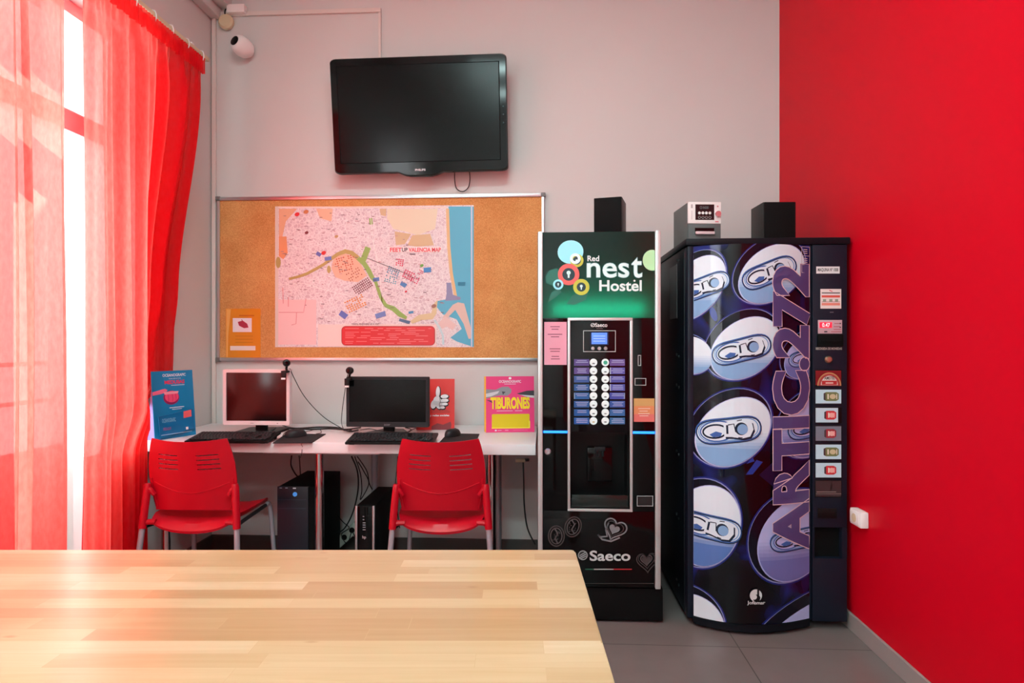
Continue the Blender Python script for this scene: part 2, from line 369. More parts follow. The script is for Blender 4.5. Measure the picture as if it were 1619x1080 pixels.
# ---- text and flat print
_tc = {}
def text_geo(s, off=0.0, shear=0.0):
    k = (s, off, shear)
    if k in _tc: return _tc[k]
    cu = bpy.data.curves.new('txt', 'FONT'); cu.body = s; cu.size = 1; cu.offset = off; cu.shear = shear; cu.fill_mode = 'FRONT'; cu.resolution_u = 4
    o = bpy.data.objects.new('txt', cu); COL.objects.link(o)
    dg = bpy.context.evaluated_depsgraph_get(); dg.update()
    ev = o.evaluated_get(dg); me = ev.to_mesh()
    vs = [(v.co.x, v.co.y) for v in me.vertices]; fs = [tuple(p.vertices) for p in me.polygons]
    ev.to_mesh_clear(); bpy.data.objects.remove(o); bpy.data.curves.remove(cu)
    _tc[k] = (vs, fs); return vs, fs
class Print:
    """flat ink laid on a surface: fn(u, v, height) gives the point"""
    def __init__(s, fn, clip=None, strips=None, step=.0004):
        s.fn = fn; s.bm = bmesh.new(); s.mats = []; s.clip = clip; s.strips = strips; s.step = step
    def mi(s, m):
        if m not in s.mats: s.mats.append(m)
        return s.mats.index(m)
    def _cut(s, poly, axis, val, keep_less):
        out = []
        for i in range(len(poly)):
            a, b = poly[i], poly[(i+1) % len(poly)]
            ia = (a[axis] <= val) if keep_less else (a[axis] >= val); ib = (b[axis] <= val) if keep_less else (b[axis] >= val)
            if ia: out.append(a)
            if ia != ib:
                t = (val-a[axis])/(b[axis]-a[axis]); out.append((a[0]+(b[0]-a[0])*t, a[1]+(b[1]-a[1])*t))
        return out
    def _emit(s, poly, m, layer):
        if s.clip:
            x0, y0, x1, y1 = s.clip
            for ax, val, less in ((0, x0, False), (0, x1, True), (1, y0, False), (1, y1, True)):
                poly = s._cut(poly, ax, val, less)
                if len(poly) < 3: return
        if s.strips:
            for a, b in zip(s.strips, s.strips[1:]):
                q = s._cut(poly, 0, a, False)
                if len(q) >= 3: q = s._cut(q, 0, b, True)
                if len(q) >= 3: s._face(q, m, layer)
        else: s._face(poly, m, layer)
    def _face(s, poly, m, layer):
        try:
            f = s.bm.faces.new([s.bm.verts.new(s.fn(x, y, s.step*layer)) for x, y in poly]); f.material_index = s.mi(m)
        except ValueError: pass
    def poly(s, pts, m, layer=1):
        tris = tessellate_polygon([[Vector((x, y, 0)) for x, y in pts]])
        for t in tris: s._emit([pts[i] for i in t], m, layer)
    def rect(s, x0, y0, x1, y1, m, layer=1): s._emit([(x0, y0), (x1, y0), (x1, y1), (x0, y1)], m, layer)
    def frame(s, x0, y0, x1, y1, w, m, layer=1):
        s.rect(x0, y0, x1, y0+w, m, layer); s.rect(x0, y1-w, x1, y1, m, layer); s.rect(x0, y0+w, x0+w, y1-w, m, layer); s.rect(x1-w, y0+w, x1, y1-w, m, layer)
    def line(s, pts, w, m, layer=1, closed=False):
        n = len(pts); L = []; R = []
        for i in range(n):
            if closed: a, b = pts[i-1], pts[(i+1) % n]
            else: a, b = pts[max(i-1, 0)], pts[min(i+1, n-1)]
            dx, dy = b[0]-a[0], b[1]-a[1]; l = math.hypot(dx, dy) or 1
            ww = w[i] if isinstance(w, (list, tuple)) else w
            L.append((pts[i][0]-dy/l*ww/2, pts[i][1]+dx/l*ww/2)); R.append((pts[i][0]+dy/l*ww/2, pts[i][1]-dx/l*ww/2))
        for i in range(n if closed else n-1):
            j = (i+1) % n; s._emit([L[i], L[j], R[j], R[i]], m, layer)
    def text(s, t, x0, y0, x1, y1, m, layer=1, off=0.0, rot=False, shear=0.0, flip=True):
        bv, _ = text_geo(t, 0.0, shear); vs, fs = text_geo(t, off, shear)
        ax, bx = min(v[0] for v in bv), max(v[0] for v in bv); ay, by = min(v[1] for v in bv), max(v[1] for v in bv)
        def mp(v):
            a, b = (v[0]-ax)/(bx-ax), (v[1]-ay)/(by-ay)
            if rot: return (x1-b*(x1-x0), y1-a*(y1-y0))
            return (x0+a*(x1-x0), (y1-b*(y1-y0)) if flip else (y0+b*(y1-y0)))
        for f in fs: s._emit([mp(vs[i]) for i in f], m, layer)
    def build(s, name, parent, **kw):
        return obj(name, s.bm, s.mats or [M['black']], parent, smooth=False, recalc=False, **kw)
def plane_fn(Y): return lambda px, py, d: P(px, py, Y)+Vector((0, -d, 0))

# ================================================================== SETTING
bm = bmesh.new(); boxx(bm, XL-.3, XR+.2, YB-.2, YW+.2, -.1, 0); struct('floor', bm, M['floor'])
bm = bmesh.new(); boxx(bm, XL-.3, XR+.2, YB-.2, YW+.2, ZC, ZC+.1); struct('ceiling', bm, M['ceiling'])
bm = bmesh.new(); boxx(bm, XL-.3, XR+.2, YW, YW+.2, 0, ZC); struct('wall_back', bm, M['wall'])
bm = bmesh.new(); boxx(bm, XR, XR+.2, YB, YW, 0, ZC); struct('wall_right', bm, M['red_wall'])
bm = bmesh.new(); boxx(bm, XL, XR, YB-.2, YB, 0, ZC); struct('wall_rear', bm, M['wall'])
WY0, WY1, WZ1 = 1.30, 2.93, 2.70
QY0, QY1 = -3.6, -.7
bm = bmesh.new(); xo = XL-.26
boxx(bm, xo, XL, YB, QY0, 0, ZC); boxx(bm, xo, XL, QY1, WY0, 0, ZC); boxx(bm, xo, XL, WY1, YW, 0, ZC); boxx(bm, XL-.06, XL, 2.61, WY1, 0, .74)  # last box: low wall added to darken the foot of the far curtain
boxx(bm, xo, XL, WY0, WY1, WZ1, ZC); boxx(bm, xo, XL, QY0, QY1, WZ1, ZC); struct('wall_left', bm, M['wall'])
# pier added outside to keep the sun off the far curtain
bm = bmesh.new(); boxx(bm, xo-1.05, xo, WY1+.03, WY1+.25, -.1, ZC); struct('wall_sun_block', bm, M['wall'])
bm = bmesh.new(); boxx(bm, xo-1.05, xo, YB, WY1+.25, -.1, -.02); struct('floor_balcony', bm, M['skirt'])
def french_window(n, y0, y1):
    x = XL-.12; bm = bmesh.new(); w = .055
    boxx(bm, x-.04, x+.04, y0, y0+w, 0, WZ1); boxx(bm, x-.04, x+.04, y1-w, y1, 0, WZ1); boxx(bm, x-.04, x+.04, y0, y1, WZ1-w, WZ1)
    boxx(bm, x-.04, x+.04, y0, y1, 2.14, 2.235, .01)
    mid = 2.18 if n == 1 else (y0+y1)/2
    boxx(bm, x-.035, x+.045, mid-.06, mid+(.0 if n == 1 else .06), 0, 2.2, .008)
    for a, b in (((y0+w, mid-.06),) if n == 1 else ((y0+w, mid-.06), (mid+.06, y1-w))):
        for q in (a, b-.06): boxx(bm, x-.03, x+.03, q, q+.06, .02, 2.15, .006)
        boxx(bm, x-.03, x+.03, a, b, .02, .14, .006); boxx(bm, x-.03, x+.03, a, b, .80, .92, .006); boxx(bm, x-.015, x+.015, a, b, .1, .85)
        boxx(bm, x-.02, x+.028, a+.12, b-.12, .22, .72, .012)
        for z in (1.32, 1.74): boxx(bm, x-.012, x+.012, a, b, z, z+.022)
    wo = struct(f'window_{n}', bm, M['winwhite'])
    bm = bmesh.new()
    for a, b in (((y0+w, mid-.06),) if n == 1 else ((y0+w, mid-.06), (mid+.06, y1-w))): boxx(bm, x-.003, x+.003, a+.05, b-.05, .9, 2.13)
    boxx(bm, x-.003, x+.003, y0+w, y1-w, 2.24, WZ1-w)
    struct('window_pane', bm, M['glass'], wo)
french_window(1, WY0, WY1); french_window(2, QY0, QY1)  # second window is added behind the camera for neutral fill light
# parapet added to cut low sky light on the curtains; two rails above
bm = bmesh.new(); boxx(bm, xo-.27, xo-.14, YB, WY1+.02, -.02, .74, .01); struct('wall_skylight_block', bm, M['winwhite'])
bm = bmesh.new()
for z in (.94, 1.12): boxx(bm, xo-.22, xo-.20, YB, WY1+.02, z, z+.02)
yy = YB+.1
while yy < WY1: boxx(bm, xo-.22, xo-.20, yy, yy+.02, .7405, 1.135); yy += .9
struct('trim_1', bm, M['winwhite'])
# skirtings
bm = bmesh.new(); boxx(bm, XL, .20, YW-.014, YW, 0, .10, .003); struct('baseboard_back', bm, M['darkskirt'])
bm = bmesh.new(); boxx(bm, XR-.012, XR, YB, YW-.02, 0, .072, .003); struct('baseboard_right', bm, M['skirt'])
bm = bmesh.new(); boxx(bm, XL, XL+.013, WY1+.02, YW-.02, 0, .10, .003); struct('baseboard_left', bm, M['darkskirt'])
# cornice over the window wall
bm = bmesh.new(); boxx(bm, XL, XL+.06, YB, YW, 3.13, 3.19, .008); boxx(bm, XL, XL+.12, YB, YW, 3.19, ZC); struct('trim_2', bm, M['wall'])
# cable trunking on the back wall
bm = bmesh.new()
boxx(bm, XP(337, YW), XP(343, YW), YW-.018, YW, ZP(690, YW, 340), ZP(28, YW, 340), .002)
struct('trim_3', bm, M['trim'])
bm = bmesh.new(); zt = ZP(21, YW, 470)
boxx(bm, XP(344, YW), XP(603, YW), YW-.016, YW, zt-.012, zt+.012, .002)
boxx(bm, XP(599, YW), XP(603, YW), YW-.014, YW, ZP(110, YW, 600), zt-.013, .002)
struct('trim_4', bm, M['trim'])

# fill light panels added out of view under the ceiling
def fill_panel(x, y, label):
    t = thing('fill_panel', label, 'ceiling lamp', (x, y, ZC), 0, 'ceiling lamps')
    bm = bmesh.new(); boxx(bm, x-.62, x+.62, y-.17, y+.17, ZC-.05, ZC, .01); obj('housing', bm, M['white_plastic'], t)
    bm = bmesh.new(); boxx(bm, x-.58, x+.58, y-.14, y+.14, ZC-.062, ZC-.0502); obj('diffuser', bm, M['lamp'], t)
fill_panel(-.3, 1.2, 'white ceiling lamp above the wooden table')
fill_panel(-.3, -.9, 'white ceiling lamp behind the wooden table')
fill_panel(-.3, -3.0, 'white ceiling lamp at the rear end of the room')

# ================================================================== CURTAINS
XC = -1.83; ZR = 2.74
def sstep(a, b, x):
    t = max(0, min(1, (x-a)/(b-a))); return t*t*(3-2*t)
def make_curtain(name, label, near, far, x0, folds, seed, ncol, nrow=64):
    t = thing(name, label, 'curtain', (XC, (near(1)+far(1))/2, 0), 0, 'red window curtains')
    rnd = random.Random(seed)
    ph = [rnd.random()*6.28 for _ in range(12)]
    fr = [f*(1+rnd.uniform(-.12, .12)) for f in folds]
    bm = bmesh.new(); grid = []
    for j in range(nrow+1):
        z = .02+(ZR-.02)*j/nrow; row = []
        g = 1-sstep(ZR-.28, ZR, z)
        for i in range(ncol+1):
            u = i/ncol
            drift = .018*math.sin(z*1.7+ph[9]+u*5)
            y = near(z)+(far(ZR)-near(z))*u
            if y > 2.78 and far(ZR) > 2.9: y = 2.78+(y-2.78)*(far(z)-2.78)/(far(ZR)-2.78)
            uu = u+drift*.6
            a = 0
            for k, f in enumerate(fr):
                a += math.sin(2*PI*f*uu+ph[k]+.5*math.sin(z*1.1+ph[k+4]))*(.024/(1+.55*k))*(.35+.65*g)
            sharp = .012*g*(abs(math.sin(PI*fr[0]*1.5*uu+ph[7]))**.5-.5)
            pl = .007*math.sin(2*PI*u*(far(z)-near(z))*38)*(1-g)
            hem = .01*sstep(.35, .0, z)*math.sin(2*PI*fr[0]*1.3*u+ph[8])
            amp = sstep(0, .04, u)*sstep(1, .97, u)*.8+.2
            amp *= 1-.75*sstep(2.78, 2.98, y)*sstep(1.5, 1.15, z)
            x = x0(y, z)+(a+sharp+hem)*amp+pl
            zz = z+(.006*math.sin(2*PI*u*7+ph[5])-.012*math.sin(PI*((u*9) % 1)) if j == nrow else 0)
            row.append(bm.verts.new((x, y, zz)))
        grid.append(row)
    for j in range(nrow):
        for i in range(ncol):
            bm.faces.new((grid[j][i], grid[j][i+1], grid[j+1][i+1], grid[j+1][i]))
    o = obj('cloth', bm, M['curtain'], t, recalc=False)
    for p in o.data.polygons: p.use_smooth = True
    # gathered heading tape along the top edge
    bm = bmesh.new()
    ys = [near(ZR)+(far(ZR)-near(ZR)-.012)*k/140 for k in range(141)]
    prev = None
    for k, yy in enumerate(ys):
        xx = x0(yy, ZR)+.016+.006*math.sin(k*1.9)
        c = [bm.verts.new((xx, yy, zz)) for zz in (ZR-.085+.004*math.sin(k), ZR+.004)]
        if prev: bm.faces.new((prev[0], c[0], c[1], prev[1]))
        prev = c
    obj('heading_tape', bm, M['curtain'], t, recalc=False)
    return t
def yfar(z):
    if z >= 1.05: return 3.187+(3.29-3.187)*(z-1.05)/(ZR-1.05)
    return 2.90+(3.187-2.90)*sstep(.90, 1.06, z)
def x_right(y, z):
    back = sstep(2.75, 2.98, y)*sstep(2.5, 1.5, z)
    low = sstep(2.45, 2.75, y)*sstep(.95, .72, z)
    return XC-max(.10*back, .062*low)
make_curtain('curtain', 'red sheer curtain beside the white corner, hanging behind the blue leaflet holder',
             lambda z: 2.405+.035*sstep(0, 2.7, z)+.02*math.sin(z*1.6), yfar, x_right, (6.2, 9.5, 14.3, 3.1), 5, 260)
make_curtain('curtain', 'red sheer curtain with sunlit window bars showing through, nearer the wooden table',
             lambda z: 1.22, lambda z: 2.33+.012*math.sin(z*2), lambda y, z: XC, (5.6, 8.7, 13.1, 2.7), 11, 240)
rl = thing('curtain_rail', 'cream curtain rail above the red curtains', 'curtain rail', (XC, 2.3, ZR+.02))
bm = bmesh.new(); boxx(bm, XC-.012, XC+.012, 1.1, 3.34, ZR+.012, ZR+.032, .003); obj('track', bm, M['cream'], rl)
for yy in (1.3, 2.3, 3.2):
    bm = bmesh.new(); boxx(bm, XL+.0005, XC+.0, yy-.012, yy+.012, ZR+.0325, ZR+.05, .002); obj('bracket', bm, M['white_plastic'], rl)
for k in range(15):
    yy = 1.35+k*.137
    bm = bmesh.new(); tube(bm, [(XC+.014, yy, ZR-.012), (XC+.02, yy, ZR+.01), (XC+.014, yy, ZR+.035), (XC, yy, ZR+.04)], .003, 6, 4)
    obj('glider_hook', bm, M['white_plastic'], rl)

# ================================================================== TABLE
TC = cam2w(-.585, 1.10, 0)
tb = thing('dining_table', 'large beech butcher block table top in the foreground', 'table', TC, TH)
tx0, tx1, ty0, ty1 = -.735, .735, -.40, .405
bm = bmesh.new()
prism(bm, rrect(tx0, ty0, tx1, ty1, .012, 4), lambda u, v, d: Vector((u, v, d)), .705, .74)
bmesh.ops.bevel(bm, geom=[e for e in bm.edges if abs(e.verts[0].co.z-e.verts[1].co.z) < 1e-5], offset=.0035, segments=2, affect='EDGES')
obj('table_top', bm, M['wood'], tb, local=True)
bm = bmesh.new()
for y in (-.34, .345): boxx(bm, -.66, .66, y-.012, y+.012, .62, .7048)
for x in (-.66, .66): boxx(bm, x-.012, x+.012, -.33, .335, .62, .7048)
obj('apron', bm, M['wood'], tb, local=True)
for x in (-.67, .67):
    for y in (-.34, .345):
        bm = bmesh.new(); boxx(bm, x-.03, x+.03, y-.03, y+.03, 0, .7045, .004); obj('leg', bm, M['wood'], tb, local=True)

# ================================================================== CHAIRS
def make_chair():
    t = thing('stacking_chair', '', 'chair', (0, 0, 0))
    # seat shell
    bm = bmesh.new(); N = 20; top = []; bot = []
    for j in range(N+1):
        v = -1+2*j/N; r1 = []; r2 = []
        for i in range(N+1):
            u = -1+2*i/N
            k = 1-.09*max(0, abs(u))**4*abs(v)**2
            x = .205*u*(1-.05*abs(v)**6)*k; y = .005+.215*v*(1-.07*abs(u)**4*(1 if v > 0 else .2))
            z = .445-.012*(1-u*u)+.012*u**4-.025*max(0, v-.6)**2*6 - (.02*max(0, -v-.7)/.3 if v < -.7 else 0) - (.022*(1-u*u) if v < -.9 else 0)
            r1.append(bm.verts.new((x, y, z)))
            e = min(1, min(1-abs(u), 1-abs(v))*9); r2.append(bm.verts.new((x*.985, y*.985, z-.012-.012*e)))
        top.append(r1); bot.append(r2)
    for j in range(N):
        for i in range(N):
            bm.faces.new((top[j][i], top[j][i+1], top[j+1][i+1], top[j+1][i])); bm.faces.new((bot[j][i], bot[j+1][i], bot[j+1][i+1], bot[j][i+1]))
    for i in range(N):
        for j, g in ((0, 1), (N, -1)): bm.faces.new((top[j][i], bot[j][i], bot[j][i+1], top[j][i+1]))
        for q in (0, N): bm.faces.new((top[i][q], top[i+1][q], bot[i+1][q], bot[i][q]))
    obj('seat', bm, M['chair_red'], t, local=True)
    # backrest with cut slots
    us = [-1, -.96, -.9, -.8, -.72]+[-.72+.5*k/6 for k in range(1, 7)]+[-.12, 0, .12]+[.22+.5*k/6 for k in range(7)]+[.8, .9, .96, 1]
    us = sorted(set(round(x, 4) for x in us))
    vs = [0, .03, .1, .2, .3, .38, .46, .55, .60, .615, .665, .68, .73, .745, .795, .81, .86, .875, .92, .97, 1]
    slotv = [(.60, .615), (.665, .68), (.73, .745), (.795, .81)]
    def wid(v): return .168+.024*math.sin(PI*min(1, (1-v)*1.05))**.8+.012*(1-v) if v < .999 else .168
    def pt(u, v, d):
        w = wid(v); z0, z1 = .475, .80
        x = u*w; z = z0+(z1-z0)*v + (.006*u*u*v)*2 - .006*v - (.018*(1-u*u)*(1-sstep(0, .12, v)) if v < .12 else 0)*-.5
        y = -.212-.035*v*v+.018*(1-v)**2+.036*u*u
        return Vector((x, y-d, z))
    bm = bmesh.new(); A = {}; B = {}
    for i, u in enumerate(us):
        for j, v in enumerate(vs):
            A[i, j] = bm.verts.new(pt(u, v, .0065)); B[i, j] = bm.verts.new(pt(u, v, 0))
    def hole(i, j):
        um = (us[i]+us[i+1])/2; vm = (vs[j]+vs[j+1])/2
        if not any(a < vm < b for a, b in slotv): return False
        k = [n for n, (a, b) in enumerate(slotv) if a < vm < b][0]
        lim = .72-.02*k if False else .72
        return (-lim < um < -.21) or (.21 < um < lim)
    cells = {(i, j): not hole(i, j) for i in range(len(us)-1) for j in range(len(vs)-1)}
    for (i, j), ok in cells.items():
        if not ok: continue
        bm.faces.new((A[i, j], A[i+1, j], A[i+1, j+1], A[i, j+1])); bm.faces.new((B[i, j], B[i, j+1], B[i+1, j+1], B[i+1, j]))
        for di, dj, e in ((-1, 0, ((i, j), (i, j+1))), (1, 0, ((i+1, j), (i+1, j+1))), (0, -1, ((i, j), (i+1, j))), (0, 1, ((i, j+1), (i+1, j+1)))):
            if not cells.get((i+di, j+dj), False):
                a, b = e; bm.faces.new((A[a], A[b], B[b], B[a]))
    # moulded crease
    tube(bm, [pt(-.86+1.72*k/10, .40-.13*math.sin(PI*k/10), .0068) for k in range(11)], .0022, 6, 2)
    for s in (-1, 1): tube(bm, [pt(s*.93, .03+.42*k/5, .0066) for k in range(6)], .004, 6, 2)
    obj('backrest', bm, M['chair_red'], t, local=True)
    for s in (-1, 1):
        bm = bmesh.new(); tube(bm, [(s*.213, -.213, .405), (s*.206, -.205, .5), (s*.197, -.196, .600)], lambda k: .0165 if k < .93 else .0135, 12, 5)
        tube(bm, [(s*.2, -.2, .585), (s*.185, -.2, .575), (s*.17, -.195, .55)], .01, 8, 3)
        tube(bm, [(s*.21, -.208, .425), (s*.19, -.203, .43), (s*.16, -.2, .43)], .013, 8, 3)
        obj('back_post', bm, M['chair_red'], t, local=True)
        bm = bmesh.new(); tube(bm, [(s*.213, -.213, .406), (s*.228, -.238, .2), (s*.245, -.262, .004)], .0125, 12, 4); q = obj('leg', bm, M['legpaint'], t, local=True)
        bm = bmesh.new(); cyl(bm, (s*.2455, -.2625, 0), (s*.244, -.261, .028), .0145, 14); obj('foot_cap', bm, M['dkgrey'], q, local=True)
        bm = bmesh.new(); tube(bm, [(s*.188, .15, .418), (s*.195, .185, .4), (s*.205, .205, .2), (s*.215, .222, .004)], .0115, 12, 5); q = obj('leg', bm, M['legpaint'], t, local=True)
        bm = bmesh.new(); cyl(bm, (s*.2155, .2225, 0), (s*.2145, .221, .028), .0135, 14); obj('foot_cap', bm, M['dkgrey'], q, local=True)
        bm = bmesh.new(); tube(bm, [(s*.205, -.2, .41), (s*.19, -.1, .409), (s*.188, .15, .415)], .009, 8, 4); obj('seat_rail', bm, M['dkgrey'], t, local=True)
    return t
ch = make_chair()
ch.matrix_basis = Matrix.Translation(cam2w(-.316, 3.01)) @ Matrix.Rotation(TH, 4, 'Z')
ch['label'] = 'red slatted plastic chair tucked in front of the black monitor'; ch['group'] = 'red chairs at the desk'
c2 = copy_tree(ch)
c2.matrix_basis = Matrix.Translation(cam2w(-1.425, 3.02)) @ Matrix.Rotation(TH-.03, 4, 'Z')
c2['label'] = 'red slatted plastic chair beside the curtain, in front of the pale monitor'

# ================================================================== DESK
ZD = .757; YD0, YD1 = 2.935, 3.60; DX1 = XP(847, YD0)
dk = thing('computer_desk', 'long white laminate desk top against the back wall on chrome legs', 'desk', ((XL+DX1)/2, 3.27, 0))
bm = bmesh.new(); boxx(bm, XL+.012, DX1, YD0, YD1, ZD-.05, ZD, .003); obj('desk_top', bm, M['laminate'], dk)
for px, Y in ((262, 3.0), (505, 3.06), (777, 3.06)):
    x = XP(px, Y); bm = bmesh.new(); cyl(bm, (x, Y, .0), (x, Y, ZD-.05), .0215, 24)
    q = obj('leg', bm, M['chrome'], dk)
    bm = bmesh.new(); cyl(bm, (x, Y, ZD-.062), (x, Y, ZD-.0505), .045, 24); obj('mounting_plate', bm, M['chrome'], q)
for px in (310, 592, 788):
    Y = 3.53; x = XP(px, Y); bm = bmesh.new(); cyl(bm, (x, Y, .0), (x, Y, ZD-.05), .018, 20); obj('leg', bm, M['legpaint'], dk)
bm = bmesh.new(); boxx(bm, XP(415, 3.0), XP(600, 3.0), 3.0, 3.45, ZD-.066, ZD-.0502, .003); obj('cable_tray', bm, M['laminate'], dk)

# ---- monitors
def monitor(name, label, x0, x1, y0, y1, Y, frame_m, screen_m, bz, chin, base_px, wedge, tilt=0.0):
    a = P(x0, y1, Y); b = P(x1, y0, Y); w = b.x-a.x; h = b.z-a.z; cxm = (a.x+b.x)/2; cz = (a.z+b.z)/2
    t = thing(name, label, 'monitor', (cxm, Y+.08, ZD)); yaw = TH*.5
    fn = lambda u, v, d: Vector((cxm, Y, cz))+Matrix.Rotation(tilt, 3, 'Z') @ Vector((u, d, v))
    bm = bmesh.new()
    # bezel ring
    o = rrect(-w/2, -h/2, w/2, h/2, .006, 3); i = rrect(-w/2+bz, -h/2+chin, w/2-bz, h/2-bz, .001, 3)
    V = [[bm.verts.new(fn(u, v, d)) for u, v in ring] for ring, d in ((o, .004), ([(u*.992, v*.99) for u, v in o], -.0), (i, .001), (i, .006), )]
    for r0, r1 in zip(V, V[1:]):
        n = len(r0)
        for k in range(n): bm.faces.new((r0[k], r0[(k+1) % n], r1[(k+1) % n], r1[k]))
    Bk = [bm.verts.new(fn(u, v, .03)) for u, v in o]; n = len(o)
    for k in range(n): bm.faces.new((V[0][k], Bk[k], Bk[(k+1) % n], V[0][(k+1) % n]))
    Bi = [bm.verts.new(fn(u*.7, v*.7, .055)) for u, v in o]
    for k in range(n): bm.faces.new((Bk[k], Bi[k], Bi[(k+1) % n], Bk[(k+1) % n]))
    bm.faces.new(Bi)
    obj('housing', bm, frame_m, t)
    bm = bmesh.new(); prism(bm, i, fn, .0055, .009); obj('screen', bm, screen_m, t)
    # stand
    bm = bmesh.new(); nb = P(base_px, 690, Y).x
    boxx(bm, nb-.028, nb+.028, Y+.03, Y+.06, ZD+.012, cz-h*.2, .004); obj('neck', bm, M['black'], t)
    bm = bmesh.new()
    if wedge:
        pts = [(-.05, .10), (.05, .10), (.115, -.06), (.09, -.085), (-.09, -.085), (-.115, -.06)]
    else:
        pts = rrect(-.11, -.085, .11, .1, .02)
    prism(bm, pts, lambda u, v, d: Vector((nb+u, Y+.05+v, ZD+.0004+d)), 0, .012)
    obj('base', bm, M['black'], t)
    return t, fn, w, h, cz
m1, f1, w1, h1, z1 = monitor('computer_monitor', 'computer monitor with pale silver frame in front of the cork board corner', 352, 458, 584, 672, 3.22, M['monwhite'], M['screen_red'], .018, .022, 408, False)
m2, f2, w2, h2, z2 = monitor('computer_monitor', 'black widescreen computer monitor in the middle of the white desk', 547, 678, 596, 675, 3.20, M['dkgrey'], M['screen'], .016, .026, 612, True)
pr = Print(lambda u, v, d: f2(u, v, -d-.0005), step=.0004)
pr.text('acer', -.016, -h2/2+.008, .016, -h2/2+.016, flat('8a8f96'), 1, flip=False); pr.build('lettering', m2)
pr = Print(lambda u, v, d: f1(u, v, -d-.0005), step=.0004)
pr.rect(-.03, -h1/2+.009, -.012, -h1/2+.012, flat('a08f90')); pr.build('badge', m1)
pr = Print(lambda u, v, d: f1(u, v, -d-.0005), step=.0004); pr.rect(.11, -h1/2+.008, .118, -h1/2+.013, flat('a08f90')); pr.build('power_button', m1)

# ---- webcams
def webcam(label, px, py, Y, turn):
    p = P(px, py, Y); t = thing('webcam', label, 'webcam', (p.x, p.y, p.z))
    d = Vector((math.sin(turn), -math.cos(turn), .1)).normalized()
    bm = bmesh.new(); lathe(bm, [(0, -.02), (.012, -.018), (.0185, -.008), (.0195, .004), (.016, .014), (.011, .016), (0, .016)], p, d, 20); obj('ball', bm, M['black'], t)
    bm = bmesh.new(); lathe(bm, [(0, .0163), (.008, .0163), (.007, .019), (0, .0195)], p, d, 16); obj('lens', bm, M['gloss_black'], t)
    bm = bmesh.new(); tube(bm, [p+Vector((0, .004, -.014)), p+Vector((-.004, .008, -.03)), p+Vector((-.002, .008, -.04))], .006, 8, 3); box(bm, p+Vector((-.006, .01, -.045)), (.028, .035, .012), .002); box(bm, p+Vector((-.010, -.0135, -.062)), (.026, .006, .045), .002); obj('clip', bm, M['black'], t)
    bm = bmesh.new(); box(bm, p+Vector((-.010, -.0168, -.080)), (.022, .001, .009), .0002); obj('clip_badge', bm, M['white_plastic'], t)
    return p
wc1 = webcam('black webcam clipped on the corner of the pale monitor', 453, 574, 3.20, .4)
wc2 = webcam('black webcam clipped on the corner of the black monitor', 553, 586, 3.18, -.1)

# ---- keyboards, mats, mice
def keyboard(label, px_l, px_r, yaw, yb):
    a = PZ(px_l, yb, ZD); b = PZ(px_r, yb, ZD); c = (a+b)/2; L = (b-a).length
    t = thing('keyboard', label, 'keyboard', (c.x, c.y, ZD), TH+yaw); D = .165
    bm = bmesh.new()
    prism(bm, [(0, .002), (0, .014), (D*.25, .018), (D, .034), (D, .022)], lambda u, v, d: Vector((d, u, v)), -L/2, L/2)
    bmesh.ops.bevel(bm, geom=list(bm.edges), offset=.002, segments=2, affect='EDGES')
    for s in (-1, 1):
        boxx(bm, s*(L/2-.03)-.012, s*(L/2-.03)+.012, D-.025, D-.005, .0003, .026, .002); boxx(bm, s*(L/2-.03)-.012, s*(L/2-.03)+.012, .006, .02, .0003, .006, .001)
    obj('case', bm, M['black'], t, local=True)
    bm = bmesh.new(); rows = 6; inner = D*.78; rr = random.Random(3)
    for r in range(rows):
        yy = .014+inner*(r+.5)/rows + (.006 if r == 5 else 0); x = -L/2+.014; kw = L*.0395
        while x < L/2-.014:
            w = kw
            if r == 0 and abs(x+L*.12) < kw*.8: w = kw*5
            elif r < 4 and x < -L/2+.02: w = kw*(1.2+.25*(r % 3))
            if x+w > L/2-.010: break
            if not (.155*L < x < .175*L or .30*L < x < .318*L):
                zz = .018+(.016)*(yy-.04)/(D-.04) if yy > .04 else .0165
                box(bm, Vector((x+w/2, yy, zz+.0035)), (w*.86, inner/rows*.84, .006), .0014, Matrix.Rotation(.1, 3, 'X'), 0, 1)
            x += w
    obj('keys', bm, M['dkgrey'], t, local=True); return t
keyboard('black keyboard beside the blue leaflet holder, below the pale monitor', 291, 424, -.0, 702)
keyboard('black keyboard in front of the black monitor', 545, 686, -.01, 704)
def mousemat(label, quad):
    q = [PZ(px, py, ZD) for px, py in quad]; c = sum(q, Vector())/4
    bm = bmesh.new(); t = tag(None or bpy.data.objects.new('mouse_mat', None), label, 'mouse mat') if False else None
    a = [bm.verts.new((p.x, p.y, ZD+.0003)) for p in q]; b = [bm.verts.new((p.x, p.y, ZD+.0035)) for p in q]
    bm.faces.new(a[::-1]); bm.faces.new(b)
    for k in range(4): bm.faces.new((a[k], a[(k+1) % 4], b[(k+1) % 4], b[k]))
    tag(obj('mouse_mat', bm, M['pad'], None), label, 'mouse mat')
mousemat('dark mouse mat between the two keyboards', [(431, 701.5), (493, 701), (515, 687), (452, 687)])
mousemat('dark mouse mat behind the chair, beside the pink leaflet holder', [(694, 701), (752, 701.5), (758, 687), (708, 686)])
